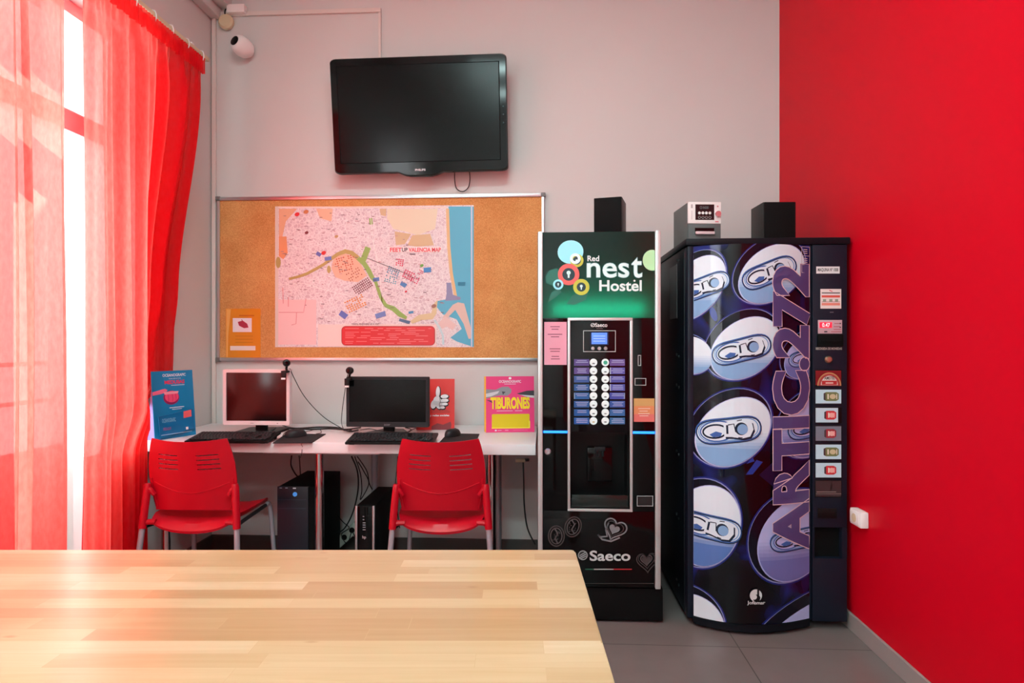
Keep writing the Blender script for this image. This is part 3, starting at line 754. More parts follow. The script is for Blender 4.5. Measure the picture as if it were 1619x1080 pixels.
def mouse(label, px, py, rz):
    c = PZ(px, py, ZD); zb = ZD+.0036
    t = thing('computer_mouse', label, 'computer mouse', (c.x, c.y, zb), rz)
    bm = bmesh.new(); n = 16; rings = []
    for j in range(9):
        f = j/8; rr = math.cos(f*PI/2)**.55 if f < 1 else 0; z = .036*math.sin(f*PI/2)
        rings.append([bm.verts.new((.031*rr*math.cos(2*PI*k/n), .056*rr*math.sin(2*PI*k/n)-.006*f, z+.001)) for k in range(n)] if rr > .01 else [bm.verts.new((0, -.006, z+.001))])
    for a, b in zip(rings, rings[1:]):
        for k in range(n):
            if len(b) > 1: bm.faces.new((a[k], a[(k+1) % n], b[(k+1) % n], b[k]))
            else: bm.faces.new((a[k], a[(k+1) % n], b[0]))
    bm.faces.new(rings[0][::-1]); obj('shell', bm, M['dkgrey'], t, local=True)
    bm = bmesh.new(); cyl(bm, (-.004, .018, .0296), (.004, .018, .0296), .008, 14); obj('scroll_wheel', bm, M['black'], t, local=True)
    return c
mo1 = mouse('black mouse on the mat between the two keyboards', 468, 691.5, -.9)
mo2 = mouse('dark grey mouse on the mat beside the red thumbs-up sign', 716, 690.5, -.5)

# ---- cables
def cable(label, pts, r=.0025, m='cable', n=8, group=None):
    bm = bmesh.new(); tube(bm, pts, r, 6, n); tag(obj('cable', bm, M[m], None), label, 'cable', group)
cable('thin cable running from the webcam on the pale monitor down to the desk', [wc1+Vector((.004, .03, -.03)), P(480, 625, 3.3), P(510, 658, 3.34), P(538, 676, 3.36), PZ(545, 681, ZD+.004), PZ(556, 680, ZD+.003)], .0022)
cable('thin cable hanging beside the black monitor from its webcam', [wc2+Vector((-.014, .012, -.02)), P(545, 620, 3.2), P(541, 650, 3.25), P(540, 668, 3.3), PZ(543, 678.5, ZD+.0035)], .002)
cable('thick black lead lying on the desk from the pale monitor', [PZ(424, 676, ZD+.055)+Vector((0, .0, -.02)), PZ(440, 676.5, ZD+.005), PZ(470, 677.5, ZD+.005), PZ(505, 675.5, ZD+.005), PZ(535, 676.5, ZD+.005), PZ(552, 682, ZD+.011), PZ(566, 680, ZD+.006)], .0045)
cable('second black lead behind the pale monitor, with a plug end', [PZ(447, 672.5, ZD+.006), PZ(460, 676.5, ZD+.013), PZ(490, 679, ZD+.014), PZ(520, 678, ZD+.013), PZ(548, 679, ZD+.02), PZ(570, 676, ZD+.005)], .004)
cable('mouse lead curling behind the mat between the keyboards', [PZ(459, 689, ZD+.008), PZ(447, 690, ZD+.006), PZ(455, 682, ZD+.004), PZ(480, 683, ZD+.004), PZ(503, 678.5, ZD+.006), PZ(508, 684, ZD+.005), PZ(500, 686, ZD+.006)], .0017)
cable('tangled leads on the desk beneath the black monitor', [PZ(632, 683, ZD+.004), PZ(640, 690-5, ZD+.004), PZ(650, 679, ZD+.004), PZ(641, 676, ZD+.012), PZ(662, 676, ZD+.004), PZ(680, 677.5, ZD+.004), PZ(700, 676.5, ZD+.004), PZ(718, 679, ZD+.004), PZ(707, 684, ZD+.0052), PZ(705, 688, ZD+.012)], .0024)
cable('lead running from under the black monitor to the keyboard', [PZ(570, 680, ZD+.012), PZ(585, 678, ZD+.004), PZ(600, 681, ZD+.022), PZ(640, 684, ZD+.014), PZ(655, 678, ZD+.012), PZ(672, 675, ZD+.01)], .0022, 'cable_dark')
YU = 3.45
for k, (x0, lab) in enumerate(((556, 'leftmost black lead hanging under the desk behind the small tower'), (561, 'black lead looping under the desk above the small tower'), (566, 'black lead dropping to the top of the small tower'))):
    if k == 0: pts = [P(556, 722, 3.3), P(565, 745, YU), P(566, 775, YU), P(558, 810, YU), P(545, 835, YU), P(534, 842, YU)]
    elif k == 1: pts = [P(561, 722, 3.3), P(570, 750, YU), P(572, 775, YU), P(570, 790, YU), P(583, 765, YU), P(575, 745, YU), P(566, 730, YU)]
    else: pts = [P(565, 722, 3.3), P(580, 745, 3.5), P(584, 765, 3.5), P(590, 776, 3.52)]
    cable(lab, pts, .004 if k == 0 else .0028)
cable('black lead hooked under the desk above the large tower', [P(461, 721, 3.3), P(460, 735, 3.4), P(466, 748, 3.5), P(472, 755, 3.55)], .004)
cable('black lead hanging straight above the large tower', [P(473, 721, 3.2), P(474, 735, 3.35), P(475, 752, 3.45)], .0032)
cable('tangle of leads on the floor side of the large tower', [P(533, 815, YU), P(543, 826, YU), P(552, 835, YU), P(540, 845, YU), P(549, 860, YU), P(556, 842, YU), P(562, 850, YU)], .0026)
cable('thin lead dangling over the desk edge from the mouse mat', [PZ(476, 700, ZD+.0055), PZ(477, 704.5, ZD+.002), P(478, 706, YD0-.003), P(477, 716, YD0-.003), P(475, 724, YD0+.03)], .0013)
cable('black lead hanging between the chair and the small tower', [P(629, 722, 3.3), P(627, 745, 3.4), P(625, 770, 3.4), P(627, 800, 3.42), P(632, 835, 3.42)], .0028)
cable('black power lead hanging from the desk beside the coffee machine', [P(827, 727, 3.2), P(828, 760, 3.25), P(829, 800, 3.3), P(834, 835, 3.3), P(846, 861, 3.3)], .004)
cable('red and black lead hanging behind the chair beside the chrome leg', [P(771, 725, 3.3), P(770, 760, 3.35), P(775, 790, 3.35), P(770, 815, 3.35), P(764, 822, 3.35)], .004, 'cable_dark')
# plug under the desk
pl = thing('power_plug', 'small power plug with beige body under the desk beside the coffee machine', 'plug', P(826, 726, 3.2))
bm = bmesh.new(); box(bm, P(823, 727-1, 3.2)+Vector((0, 0, -.006)), (.05, .03, .016), .004); obj('plug_body', bm, M['cream'], pl)
bm = bmesh.new(); box(bm, P(833, 726, 3.2)+Vector((0, 0, -.004)), (.025, .028, .012), .003); obj('plug_cap', bm, M['black'], pl)
# power strip on the floor
ps = thing('power_strip', 'pale power strip leaning on the wall beside the large black tower', 'power strip', P(542, 872, 3.5))
R = Matrix.Rotation(-.75, 3, 'Y')
bm = bmesh.new(); box(bm, P(546, 848, 3.53), (.20, .04, .055), .006, R); obj('strip_body', bm, mat('pale green plastic', 'b9c2b8', .5), ps)
bm = bmesh.new()
for k in (-.06, 0, .06): cyl(bm, P(546, 848, 3.53)+R @ Vector((k, -.0203, 0)), P(546, 848, 3.53)+R @ Vector((k, -.0215, 0)), .016, 16)
obj('socket', bm, M['black'], ps)

# ---- towers
def tower(name, label, px0, px1, pyt, Y0, Y1, style):
    a = P(px0, pyt, Y0); b = P(px1, pyt, Y0); z = P((px0+px1)/2, pyt, Y0).z
    t = thing(name, label, 'computer', ((a.x+b.x)/2, (Y0+Y1)/2, 0))
    bm = bmesh.new(); boxx(bm, a.x+.002, b.x-.002, Y0+.012, Y1, .012, z-.002, .003)
    for s in (a.x+.02, b.x-.02):
        for y in (Y0+.05, Y1-.05): cyl(bm, (s, y, 0), (s, y, .0125), .012, 12)
    obj('case', bm, M['matte_black'], t)
    fn = plane_fn(Y0)
    if style == 'large':
        bm = bmesh.new(); boxx(bm, a.x, b.x-.035, Y0, Y0+.0115, .012, z, .004); obj('front_bezel', bm, mat('blue black plastic', '131a26', .35), t)
        bm = bmesh.new(); boxx(bm, b.x-.0345, b.x, Y0+.003, Y0+.0115, .012, z, .003); obj('side_bezel', bm, M['matte_black'], t)
        pr = Print(fn)
        pr.rect(px0+1, 789.5, px1-14, 790.3, flat('2c3b4c')); pr.rect(px0+1, 803.5, px1-14, 804.3, flat('2c3b4c'))
        pr.rect(442, 771, 446, 772.2, flat('9fb6c8')); pr.rect(451, 771, 455, 772.2, flat('9fb6c8')); pr.rect(463, 771, 468, 773, flat('cfe4ee'))
        pr.build('drive_seams', t)
        bm = bmesh.new(); p = P(466.5, 781.5, Y0); cyl(bm, p+Vector((0, .002, 0)), p+Vector((0, -.003, 0)), .011, 20); obj('power_button', bm, mat('blue power light', '2a5a90', .3, emit=(.1, .4, 1), es=.5), t)
    else:
        bm = bmesh.new(); boxx(bm, a.x+.011, b.x-.011, Y0+.001, Y0+.0115, .012, z-.003, .002); obj('front_bezel', bm, M['gloss_black'], t)
        for s in (a.x, b.x-.0105):
            bm = bmesh.new(); boxx(bm, s, s+.0105, Y0-.002, Y0+.0115, .012, z, .003); obj('silver_edge', bm, M['silver'], t)['label'] = 'silver front edge strip'
        pr = Print(plane_fn(Y0+.0005))
        for py in (816, 821, 826, 829.5, 833, 837): pr.rect(573.5, py, 576 if py < 823 else 578, py+1.3, flat('9aa0a4'))
        pr.build('indicator_lights', t); pr = Print(plane_fn(Y0+.0005)); pr.text('hp', 573, 847, 578.5, 853, flat('c8ccd0')); pr.build('front_lettering', t)
tower('computer_tower', 'large black computer tower under the desk beside the red chair seat', 438, 498, 769.5, 3.12, 3.52, 'large')
tower('computer_tower', 'slim black computer tower with silver edge strips under the desk', 561.5, 592, 800, 3.05, 3.47, 'slim')

# ---- leaflet holders on the desk
def holder(name, label, bl, br, tilt, hgt, cat='leaflet holder', thick=.004):
    a = PZ(bl[0], bl[1], ZD+.0005); b = PZ(br[0], br[1], ZD+.0005)
    r = (b-a); r.z = 0; w = r.length; r.normalize(); n = Vector((r.y, -r.x, 0))      # n points to the room
    up = (Vector((0, 0, 1))*math.cos(tilt)-n*math.sin(tilt)).normalized(); nn = r.cross(up)
    o = a+n*.0
    fn = lambda u, v, d: o+r*(u*w)+up*((1-v)*hgt)+nn*d       # u to the right, v down, d out to the viewer
    t = thing(name, label, cat, (a+b)/2)
    return t, fn, w
t, fn, w = holder('leaflet_holder', 'blue leaflet holder standing beside the red curtain', (245, 697), (310, 687), .085, .333)
bl_mat = flat('1487bd', .35); bm = bmesh.new(); prism(bm, [(0, 0), (1, 0), (1, 1), (0, 1)], fn, -.004, 0, 0); obj('board', bm, bl_mat, t, smooth=False)
pr = Print(fn); Wt = flat('e6f0f6')
pr.text('OCEANOGRAFIC', .26, .045, .82, .085, Wt, 1, .02); pr.text('VALENCIA', .40, .11, .70, .125, Wt)
pr.text('MEDUSAS', .30, .145, .78, .195, flat('e0305a'), 1, .04); pr.rect(.45, .215, .78, .222, Wt)
pr.poly([(0, .30), (.12, .285), (.22, .27), (.30, .262), (.36, .285), (.30, .32), (.20, .335), (.08, .345), (0, .35)], flat('e4789c'), 1)
pr.poly(ell(.44, .40, .19, .105, 0), flat('8a1f5c'), 1); pr.poly(ell(.45, .385, .165, .085, 0), flat('e8507c'), 2)
pr.poly([(.26, .31), (.62, .31), (.60, .345), (.28, .35)], flat('f0a0b4'), 3)
for x in (.36, .46, .54): pr.line([(x, .35), (x+.01, .42), (x, .46)], .012, flat('c02c60'), 4)
pr.rect(.38, .545, .74, .555, Wt); pr.rect(.44, .572, .68, .58, Wt)
pr.build('poster_print', t)
bm = bmesh.new(); pts = [(.06, .66), (.90, .60), (.92, .90), (.08, .97)]
prism(bm, pts, fn, .012, .015); boxl = obj('leaflet_pocket', bm, flat('0f6fa6', .3), t, smooth=False)
pr = Print(lambda u, v, d: fn(u, v, d+.0152)); pr.text('OCEANOGRAFIC', .14, .70, .46, .755, flat('6fb4d6'), 1, .02); pr.poly([(.66, .625), (.86, .61), (.86, .71), (.66, .725)], flat('e86a70'), 1)
pr.text('MEDUSAS', .16, .83, .34, .87, flat('b04070')); pr.rect(.1, .93, .85, .937, flat('9fc8e0')); pr.rect(.7, .86, .76, .9, Wt); pr.build('leaflet_print', t)
bm = bmesh.new(); prism(bm, [(.0, .30), (.0, .97), (.0, .99)], lambda u, v, d: fn(-.02+d, v, 0), 0, .01) if False else None
a = fn(0, .25, -.004); c = fn(0, .99, -.004); e = c+(c-fn(1, .99, -.004)).normalized()*.02+Vector((-.0, .0, 0))
n2 = fn(0, .99, -.06)
for A in ((a, c, n2),):
    v1 = [bm.verts.new(q) for q in A]; v2 = [bm.verts.new(q+(fn(.04, 0, 0)-fn(0, 0, 0))) for q in A]
    bm.faces.new(v1); bm.faces.new(v2[::-1])
    for k in range(3): bm.faces.new((v1[k], v1[(k+1) % 3], v2[(k+1) % 3], v2[k]))
obj('easel_back', bm, flat('8f86c8', .5), t, smooth=False)['label'] = 'lilac card easel strut'

# red thumbs-up sign
t, fn, w = holder('desk_sign', 'red sign with white thumbs-up hand behind the black monitor', (658, 680), (718.5, 679.5), .10, .275, 'sign')
bm = bmesh.new(); prism(bm, [(0, 0), (1, 0), (1, 1), (0, 1)], fn, -.005, 0); obj('board', bm, flat('d8302c', .35), t, smooth=False)
pr = Print(fn); Kk = flat('16181d'); G = flat('eceef2')
def hand(dx, dy, m, L, g):
    def e(cx, cy, a, b, ang): pr.poly(ell(cx+dx, cy+dy, a+g, b+g*.8, ang), m, L)
    e(.56, .26, .052, .115, -4); e(.54, .44, .105, .10, 60); e(.45, .50, .09, .07, 60); e(.60, .50, .09, .09, 0)
    e(.735, .345, .10, .038, 2); e(.735, .425, .105, .036, 2); e(.72, .495, .10, .034, 0); e(.66, .555, .085, .032, -8)
hand(.012, .01, Kk, 1, .018); hand(0, 0, G, 2, 0)
for y0 in (.385, .46, .527): pr.line([(.62, y0+.004), (.70, y0+.003), (.82, y0-.002)], .011, Kk, 3)
pr.line([(.64, .32), (.605, .38), (.63, .44), (.60, .50), (.62, .56)], .013, Kk, 3)
pr.text('Si te ha gustado...', .36, .605, .88, .635, flat('3a2a2c'), 1, .0); pr.rect(.38, .648, .88, .656, flat('4a2a2c'))
pr.text('y redes sociales', .36, .70, .86, .745, G, 1, .03)
pr.poly([(.4, .93), (.55, .87), (.7, .90), (.9, .84), (.92, .90), (.9, 1), (.4, 1)], flat('8a3038'), 1)
pr.build('sign_print', t)

# pink holder
t, fn, w = holder('leaflet_holder', 'pink and yellow leaflet holder standing beside the coffee machine', (768.5, 684), (845, 683), .07, .294)
bm = bmesh.new(); prism(bm, [(0, 0), (1, 0), (1, 1), (0, 1)], fn, -.005, 0); obj('board', bm, flat('e3407f', .35), t, smooth=False)
bm = bmesh.new(); prism(bm, [(-.03, .0), (.0, 0.0), (0, 1), (-.03, .985)], fn, -.03, -.004); obj('yellow_side', bm, flat('eab42a', .4), t, smooth=False)['label'] = 'yellow folded card side'
pr = Print(fn); Y_ = flat('f0dc18'); gy = flat('8b8c92'); gl = flat('c9cbd0'); gd = flat('3c3c44')
pr.poly(ell(.5, .035, .03, .02), Wt); pr.text('OCEANOGRAFIC', .27, .07, .73, .115, Wt, 1, .01); pr.rect(.38, .135, .62, .142, Wt)
pr.poly([(0, .23), (.2, .24), (.33, .19), (.46, .185), (.53, .24), (.52, .30), (.44, .35), (.30, .34), (.12, .37), (0, .40)], gy, 1)
pr.poly([(0, .31), (.28, .26), (.24, .31), (.1, .36), (0, .37)], gl, 2); pr.poly([(.33, .27), (.41, .28), (.38, .30), (.35, .33)], gd, 2)
pr.poly([(.64, .31), (.85, .26), (1, .255), (1, .37), (.88, .37), (.76, .345)], gd, 1); pr.poly([(.7, .33), (1, .35), (1, .39), (.86, .375)], gl, 2)
pr.poly([(0, .42), (.1, .43), (.17, .50), (.1, .46)], gd, 1)
pr.text('TIBURONES', .10, .385, .90, .575, Y_, 3, .045)
pr.rect(.22, .615, .55, .622, Wt); pr.rect(.6, .615, .75, .622, Wt)
pr.poly(rrect(.12, .675, .90, .925, .02), flat('d9c40c'), 1); pr.rect(.115, .915, .905, .932, flat('f2e64a'), 2); pr.rect(.885, .80, .91, .93, flat('f2e64a'), 2)
pr.poly(ell(.2, .965, .022, .014), Wt, 1); pr.rect(.24, .962, .32, .968, Wt); pr.rect(.39, .955, .46, .972, flat('f0a0c0')); pr.rect(.56, .962, .86, .966, flat('f0a0c0'))
pr.build('poster_print', t)

# ================================================================== CORK BOARD + MAP
YC = YW-.018
cb = thing('cork_board', 'wide cork notice board with aluminium frame below the television', 'notice board', P(602, 570, YW))
def cz_(px, py): return P(px, py, YC)
bx0, bx1 = XP(345, YC), XP(859, YC); bz0, bz1 = ZP(569, YC, 600), ZP(311, YC, 600)
bm = bmesh.new(); boxx(bm, bx0, bx1, YC+.004, YW-.001, bz0, bz1); obj('cork_panel', bm, M['cork'], cb)
fw = .019
for x0, x1, z0, z1_ in ((bx0-.006, bx1+.006, bz1-.012, bz1+.008), (bx0-.006, bx1+.006, bz0-.008, bz0+.012), (bx0-.006, bx0+.010, bz0+.0125, bz1-.0125), (bx1-.010, bx1+.006, bz0+.0125, bz1-.0125)):
    bm = bmesh.new(); boxx(bm, x0, x1, YC-.006, YW-.002, z0, z1_, .003); obj('frame_rail', bm, M['silver'], cb)
for x in (bx0, bx1):
    for z in (bz0, bz1):
        bm = bmesh.new(); boxx(bm, x-.014, x+.012, YC-.009, YW-.003, z-.012, z+.012, .004); obj('corner_cap', bm, M['capgrey'], cb)
YM = YC+.0025
mp = thing('city_map', 'large city street map pinned on the cork board', 'map', P(592, 549, YM))
bm = bmesh.new()
a = XP(435, YM); b = XP(749, YM)
boxx(bm, a, b, YM, YM+.0013, ZP(549, YM, 590), ZP(326, YM, 590)); obj('map_sheet', bm, M['map'], mp, smooth=False)
pr = Print(plane_fn(YM-.0002), clip=(435, 326.5, 749, 548.5)); rnd = random.Random(4)
cream = flat('e3dcc2'); tan = flat('d3bd94'); sea = flat('58b4d2', .25); green = flat('92bb62'); olive = flat('b9a662'); sand = flat('e0c08a')
pr.rect(435, 326, 440, 549, flat('ddd3c8'), 1); pr.rect(440, 326, 705, 329, flat('eddcd0'), 1)
pr.poly([(441, 330), (470, 330), (452, 350), (447, 372), (441, 395)], flat('e6b490'), 1); pr.poly([(441, 374), (453, 374), (455, 400), (448, 410), (441, 405)], flat('e8a070'), 2)
pr.poly([(500, 330), (526, 330), (524, 350), (506, 345)], flat('e8c0a0'), 1)
pr.poly([(612, 330), (692, 330), (688, 362), (660, 372), (640, 366), (622, 362), (612, 345)], cream, 1)
pr.poly([(624, 366), (650, 370), (640, 386), (626, 388)], tan, 1); pr.poly([(652, 372), (680, 370), (686, 388), (660, 390), (644, 388)], tan, 2)
pr.poly([(600, 330), (611, 330), (610, 342), (602, 340)], tan, 1)
pr.rect(440, 474, 500, 545, flat('f0cfcf'), 1)
for q in ([(441, 494), (480, 494), (484, 472)], [(469, 494), (468, 512), (461, 514)], [(447, 455), (448, 480)], [(456, 470), (456, 485)]): pr.line(q, 1.0, flat('d9898f'), 2)
pr.poly([(709, 326), (749, 326), (749, 549), (722, 540), (712, 534), (730, 520), (722, 505), (700, 497), (690, 485), (692, 476), (722, 470), (716, 450), (714, 430), (711, 390)], sea, 1)
pr.poly([(705, 330), (710, 330), (712, 390), (716, 432), (723, 470), (718, 470), (711, 432), (707, 392)], sand, 2)
pr.poly([(706, 447), (713, 447), (716, 466), (728, 470), (728, 474), (704, 476), (706, 465)], flat('8d8fb4'), 3)
pr.poly([(724, 478), (734, 480), (745, 520), (746, 535), (741, 536), (733, 512), (720, 490), (704, 506), (700, 502), (716, 482)], flat('d8c2b6'), 3)
pr.poly([(704, 500), (722, 514), (716, 522), (706, 516), (700, 520), (692, 512)], flat('e2cac6'), 4)
pr.line([(687, 506), (694, 516), (700, 530), (701, 545)], 3, flat('bfe0e4'), 5)
pr.rect(744.5, 327, 747, 548, flat('b9d4e8', .2), 6)
pr.poly([(648, 508), (662, 498), (682, 495), (686, 480), (692, 474), (690, 496), (684, 505), (668, 506), (652, 512)], flat('d6cba0'), 2)
riv = [(457, 441), (470, 438), (485, 433), (500, 425), (512, 418), (524, 409), (534, 402), (546, 397.5), (556, 400), (566, 408), (576, 417), (583, 428), (588, 438), (594, 446), (598, 458), (602, 470), (610, 483), (622, 488), (632, 497), (643, 503)]
pr.line(riv[:10], [4, 4, 4.5, 4.5, 4.5, 5, 6, 7, 7, 7], olive, 3); pr.line(riv[9:], [7, 7.5, 7.5, 7, 5, 5, 5, 6, 8, 8, 5], green, 3)
pr.line([(582, 391), (574, 412)], 9, green, 2); pr.line([(586, 345), (587, 355)], 5, green, 2); pr.poly(ell(520, 426, 3, 6), olive, 2); pr.poly(ell(440, 415, 4, 9), olive, 2)
pr.poly([(528, 405), (545, 401), (560, 406), (572, 420), (580, 436), (566, 446), (545, 444), (530, 438), (524, 424)], flat('e9bda2'), 2)
def blocks(cx, cy, w, h, ang, nx, ny, col, fill=.62, L=4, drop=.1):
    m = flat(col); c, s = math.cos(math.radians(ang)), math.sin(math.radians(ang)); dx, dy = w/nx, h/ny
    for i in range(nx):
        for j in range(ny):
            if rnd.random() < drop: continue
            x, y = -w/2+dx*(i+.5), -h/2+dy*(j+.5); q = []
            for a, b in ((-1, -1), (1, -1), (1, 1), (-1, 1)):
                u, v = x+a*dx*fill/2*rnd.uniform(.8, 1.05), y+b*dy*fill/2*rnd.uniform(.8, 1.05); q.append((cx+u*c+v*s, cy-u*s+v*c))
            pr.poly(q, m, L)
blocks(546, 417, 34, 24, 15, 9, 7, 'c8644a', .6, 4, .35); blocks(560, 434, 24, 16, 30, 7, 4, 'a8503c', .5, 4, .6)
blocks(573, 453, 31, 17, 32, 10, 5, '6e2a34', .66, 4, .05); blocks(562, 480, 32, 20, 25, 8, 6, 'e2964e', .7, 4, .2)
blocks(632, 415, 13, 12, -8, 4, 4, 'd8305c', .7, 4, .1); blocks(622, 429, 20, 12, -22, 6, 4, '3a94b4', .66, 4, .15); blocks(618, 442, 20, 12, -15, 6, 4, '2f9cb0', .62, 4, .25)
blocks(646, 435, 18, 14, -25, 5, 4, 'd83a64', .7, 4, .2); blocks(656, 442, 14, 12, -25, 4, 4, 'e0507a', .66, 4, .2); blocks(665, 431, 8, 9, -25, 3, 3, 'd83a64', .6, 4, .2)
for x, y, w_, h_, a_, c_ in ((504, 402, 8, 6, 30, '6470b8'), (519, 409, 11, 6, -10, '6a80c8'), (676, 427, 12, 8, -5, '3f8ccc'), (638, 450, 10, 7, 30, '4f88c0'), (543, 498, 13, 9, 35, '6078c4'), (602, 498, 17, 8, -18, '7090cc'), (595, 442, 10, 6, -10, '5a86c4'), (640, 508, 18, 5, 15, '56789a'), (650, 494, 8, 4, -10, '4f98c8'), (730, 449, 12, 6, 0, '2a86a8')):
    c, s = math.cos(math.radians(a_)), math.sin(math.radians(a_)); pr.poly([(x+(u*c-v*s), y+(u*s+v*c)) for u, v in ((-w_/2, -h_/2), (w_/2, -h_/2), (w_/2*.9, h_/2), (-w_/2, h_/2*.9))], flat(c_), 5)
for x, y, r_, c_ in ((470, 339, 4, 'd83038'), (485, 368, 3, '7a3038'), (512, 400, 4, 'd82828'), (484, 335, 4, 'c88050'), (532, 374, 3, 'c0a070'), (667, 420, 3, '70a848'), (642, 461, 2, 'c83048'), (686, 484, 4, 'a07868')): pr.poly(ell(x, y, r_, r_*.75, 20), flat(c_), 5)
for k in range(230):
    x, y = rnd.uniform(444, 704), rnd.uniform(332, 510)
    if (612 < x < 692 and y < 366) or (440 < x < 500 and y > 474 and k % 4): continue
    w_ = rnd.uniform(1.5, 6); pr.rect(x, y, x+w_, y+rnd.uniform(.6, 1.2), flat(('8a6a72', 'a88890', '6e6068', 'c09098')[k % 4]), 6)
pr.line([(580, 408), (610, 420), (640, 432), (655, 440)], 1.0, flat('8a7a80'), 4); pr.line([(440, 450), (480, 448), (520, 460), (560, 470), (600, 476)], .9, flat('f7f0ee'), 3); pr.line([(585, 335), (590, 380), (600, 430), (606, 500)], .9, flat('f7f0ee'), 3)
pr.rect(612, 390, 698, 399, flat('f2e9e8'), 7)
pr.text('FEET', 617, 392, 635, 398, flat('e0404e'), 8, .03); pr.text('UP', 635.8, 392, 644.5, 398, flat('4a4650'), 8, .03); pr.text('VALENCIA MAP', 646.5, 392, 697, 398, flat('e0404e'), 8, .03)
pr.rect(648, 401, 657, 403, flat('70606a'), 7)
pr.rect(503, 513, 690, 548, flat('f2dcd6'), 6)
pr.text("YOU'LL FIND HERE US A VISIT", 556, 511, 600, 514, flat('7a6068'), 7, .02)
pr.poly(rrect(540, 515.5, 688, 546.5, 7), flat('a02028'), 7); pr.poly(rrect(541.2, 516.5, 687, 545.5, 6), flat('d9222c', .3), 8)
for k in range(9):
    x = 546
    while x < 678:
        w_ = rnd.uniform(8, 26); 
        if rnd.random() < .72: pr.rect(x, 519+k*2.9, min(x+w_, 682), 520+k*2.9, flat('ee7f80'), 9)
        x += w_+rnd.uniform(2, 10)
pr.build('map_print', mp)
# orange notice
on = thing('paper_notice', 'orange paper notice pinned on the cork board near the window corner', 'notice', P(385, 566, YM))
bm = bmesh.new(); boxx(bm, XP(357, YM), XP(412, YM), YM, YM+.001, ZP(566, YM, 385), ZP(488, YM, 385)); obj('sheet', bm, flat('e08d22', .3), on, smooth=False)
pr = Print(plane_fn(YM-.0002)); pr.rect(368, 503, 398, 525, flat('efe3ea'), 1); pr.rect(364, 547, 404, 554, flat('eee0da'), 1)
pr.poly([(376, 509), (384, 507), (391, 512), (393, 518), (386, 519), (378, 515)], flat('b0304a'), 2); pr.line([(382, 505), (384, 509)], 1, flat('b0304a'), 2)
pr.rect(378, 498, 402, 500, flat('c86a18'), 1)
for y in (531, 536, 541): pr.rect(372, y, 400, y+1, flat('c87a1c'), 1)
pr.poly([(358, 489), (365, 489), (361, 530), (360, 565), (358, 565)], flat('efb060', .2), 1); pr.build('notice_print', on)

# ================================================================== TELEVISION
YT = YW-.155
tc_ = P(662, 181, YT); t = thing('television', 'large black flat television tilted on the wall above the cork board', 'television', tc_)
RT = Matrix.Rotation(-.010, 3, 'Y') @ Matrix.Rotation(math.radians(7), 3, 'X')
RT = Matrix.Rotation(-.008, 3, 'Y') @ Matrix.Rotation(math.radians(-7), 3, 'X') if False else RT
W_, H_ = 283/F*YT*1.0, 180/F*YT*1.0
RT = Matrix.Rotation(-.010, 3, 'Y') @ Matrix.Rotation(math.radians(7), 3, 'X')
fn = lambda u, v, d: tc_+RT @ Vector((u*W_, d, v*H_))
def tv_out(g=0.0):
    pts = []
    base = rrect(-.5+g*.6, -.5+g, .5-g*.6, .5-g, .035, 4)
    # chin bump along the bottom edge
    out = []
    for p in base: out.append(p)
    i = max(range(len(out)), key=lambda k: (out[k][1] < -.49+g+.001, out[k][0] < 0 and out[k][1] < -.49+g+.001, out[k][0]))
    left_bottom = [k for k in range(len(out)) if abs(out[k][1]+.5-g) < 1e-6 and out[k][0] < 0][0]
    bump = [(-.13, 0), (-.09, -.025), (-.06, -.034), (.06, -.034), (.09, -.025), (.13, 0)]
    ins = [(x, -.5+g+y) for x, y in bump]
    return out[:left_bottom+1]+ins+out[left_bottom+1:] if out[(left_bottom+1) % len(out)][0] > 0 else ins+out
bm = bmesh.new(); o = tv_out()
inner = [(-.455, -.405), (.455, -.405), (.455, .425), (-.455, .425)]
F0 = [bm.verts.new(fn(u, v, .012)) for u, v in o]; F1 = [bm.verts.new(fn(u*.988, v*.98, 0)) for u, v in o]; n = len(o)
Bk = [bm.verts.new(fn(u, v, .04)) for u, v in o]; Bi = [bm.verts.new(fn(u*.75, v*.7, .085)) for u, v in o]
for r0, r1 in ((F1, F0), (F0, Bk), (Bk, Bi)):
    for k in range(n): bm.faces.new((r0[k], r0[(k+1) % n], r1[(k+1) % n], r1[k]))
bm.faces.new(Bi); bm.faces.new(F1)
obj('casing', bm, M['gloss_black'], t)
bm = bmesh.new(); prism(bm, inner, fn, -.0012, .002); obj('screen', bm, M['screen'], t, smooth=False)
bm = bmesh.new()
for q in ([(-.46, -.41), (.46, -.41), (.46, -.405), (-.46, -.405)], [(-.46, .425), (.46, .425), (.46, .43), (-.46, .43)], [(-.46, -.405), (-.455, -.405), (-.455, .425), (-.46, .425)], [(.455, -.405), (.46, -.405), (.46, .425), (.455, .425)]): prism(bm, q, fn, -.003, .002)
obj('screen_bezel', bm, M['matte_black'], t, smooth=False)
pr = Print(lambda u, v, d: fn(u, v, -d-.0005)); pr.text('PHILIPS', -.03, -.487, .028, -.47, flat('dfe3e6'), 1, .03, flip=False)
for k in range(3): pr.poly(ell(.478, .05-.07*k, .004, .006), flat('2e4a4e'), 1)
pr.build('lettering', t)
bm = bmesh.new(); boxx(bm, tc_.x-.12, tc_.x+.12, YT+.075, YW-.001, tc_.z-.1, tc_.z+.1, .005); obj('wall_bracket', bm, M['black'], t)
bm = bmesh.new(); tube(bm, [P(719, 268, YW-.05), P(719, 285, YW-.03), P(722, 298, YW-.02), P(731, 303, YW-.015), P(740, 297, YW-.02), P(743, 284, YW-.03), P(742, 268, YW-.05)], .0028, 6, 6); obj('power_cable', bm, M['cable_dark'], t)

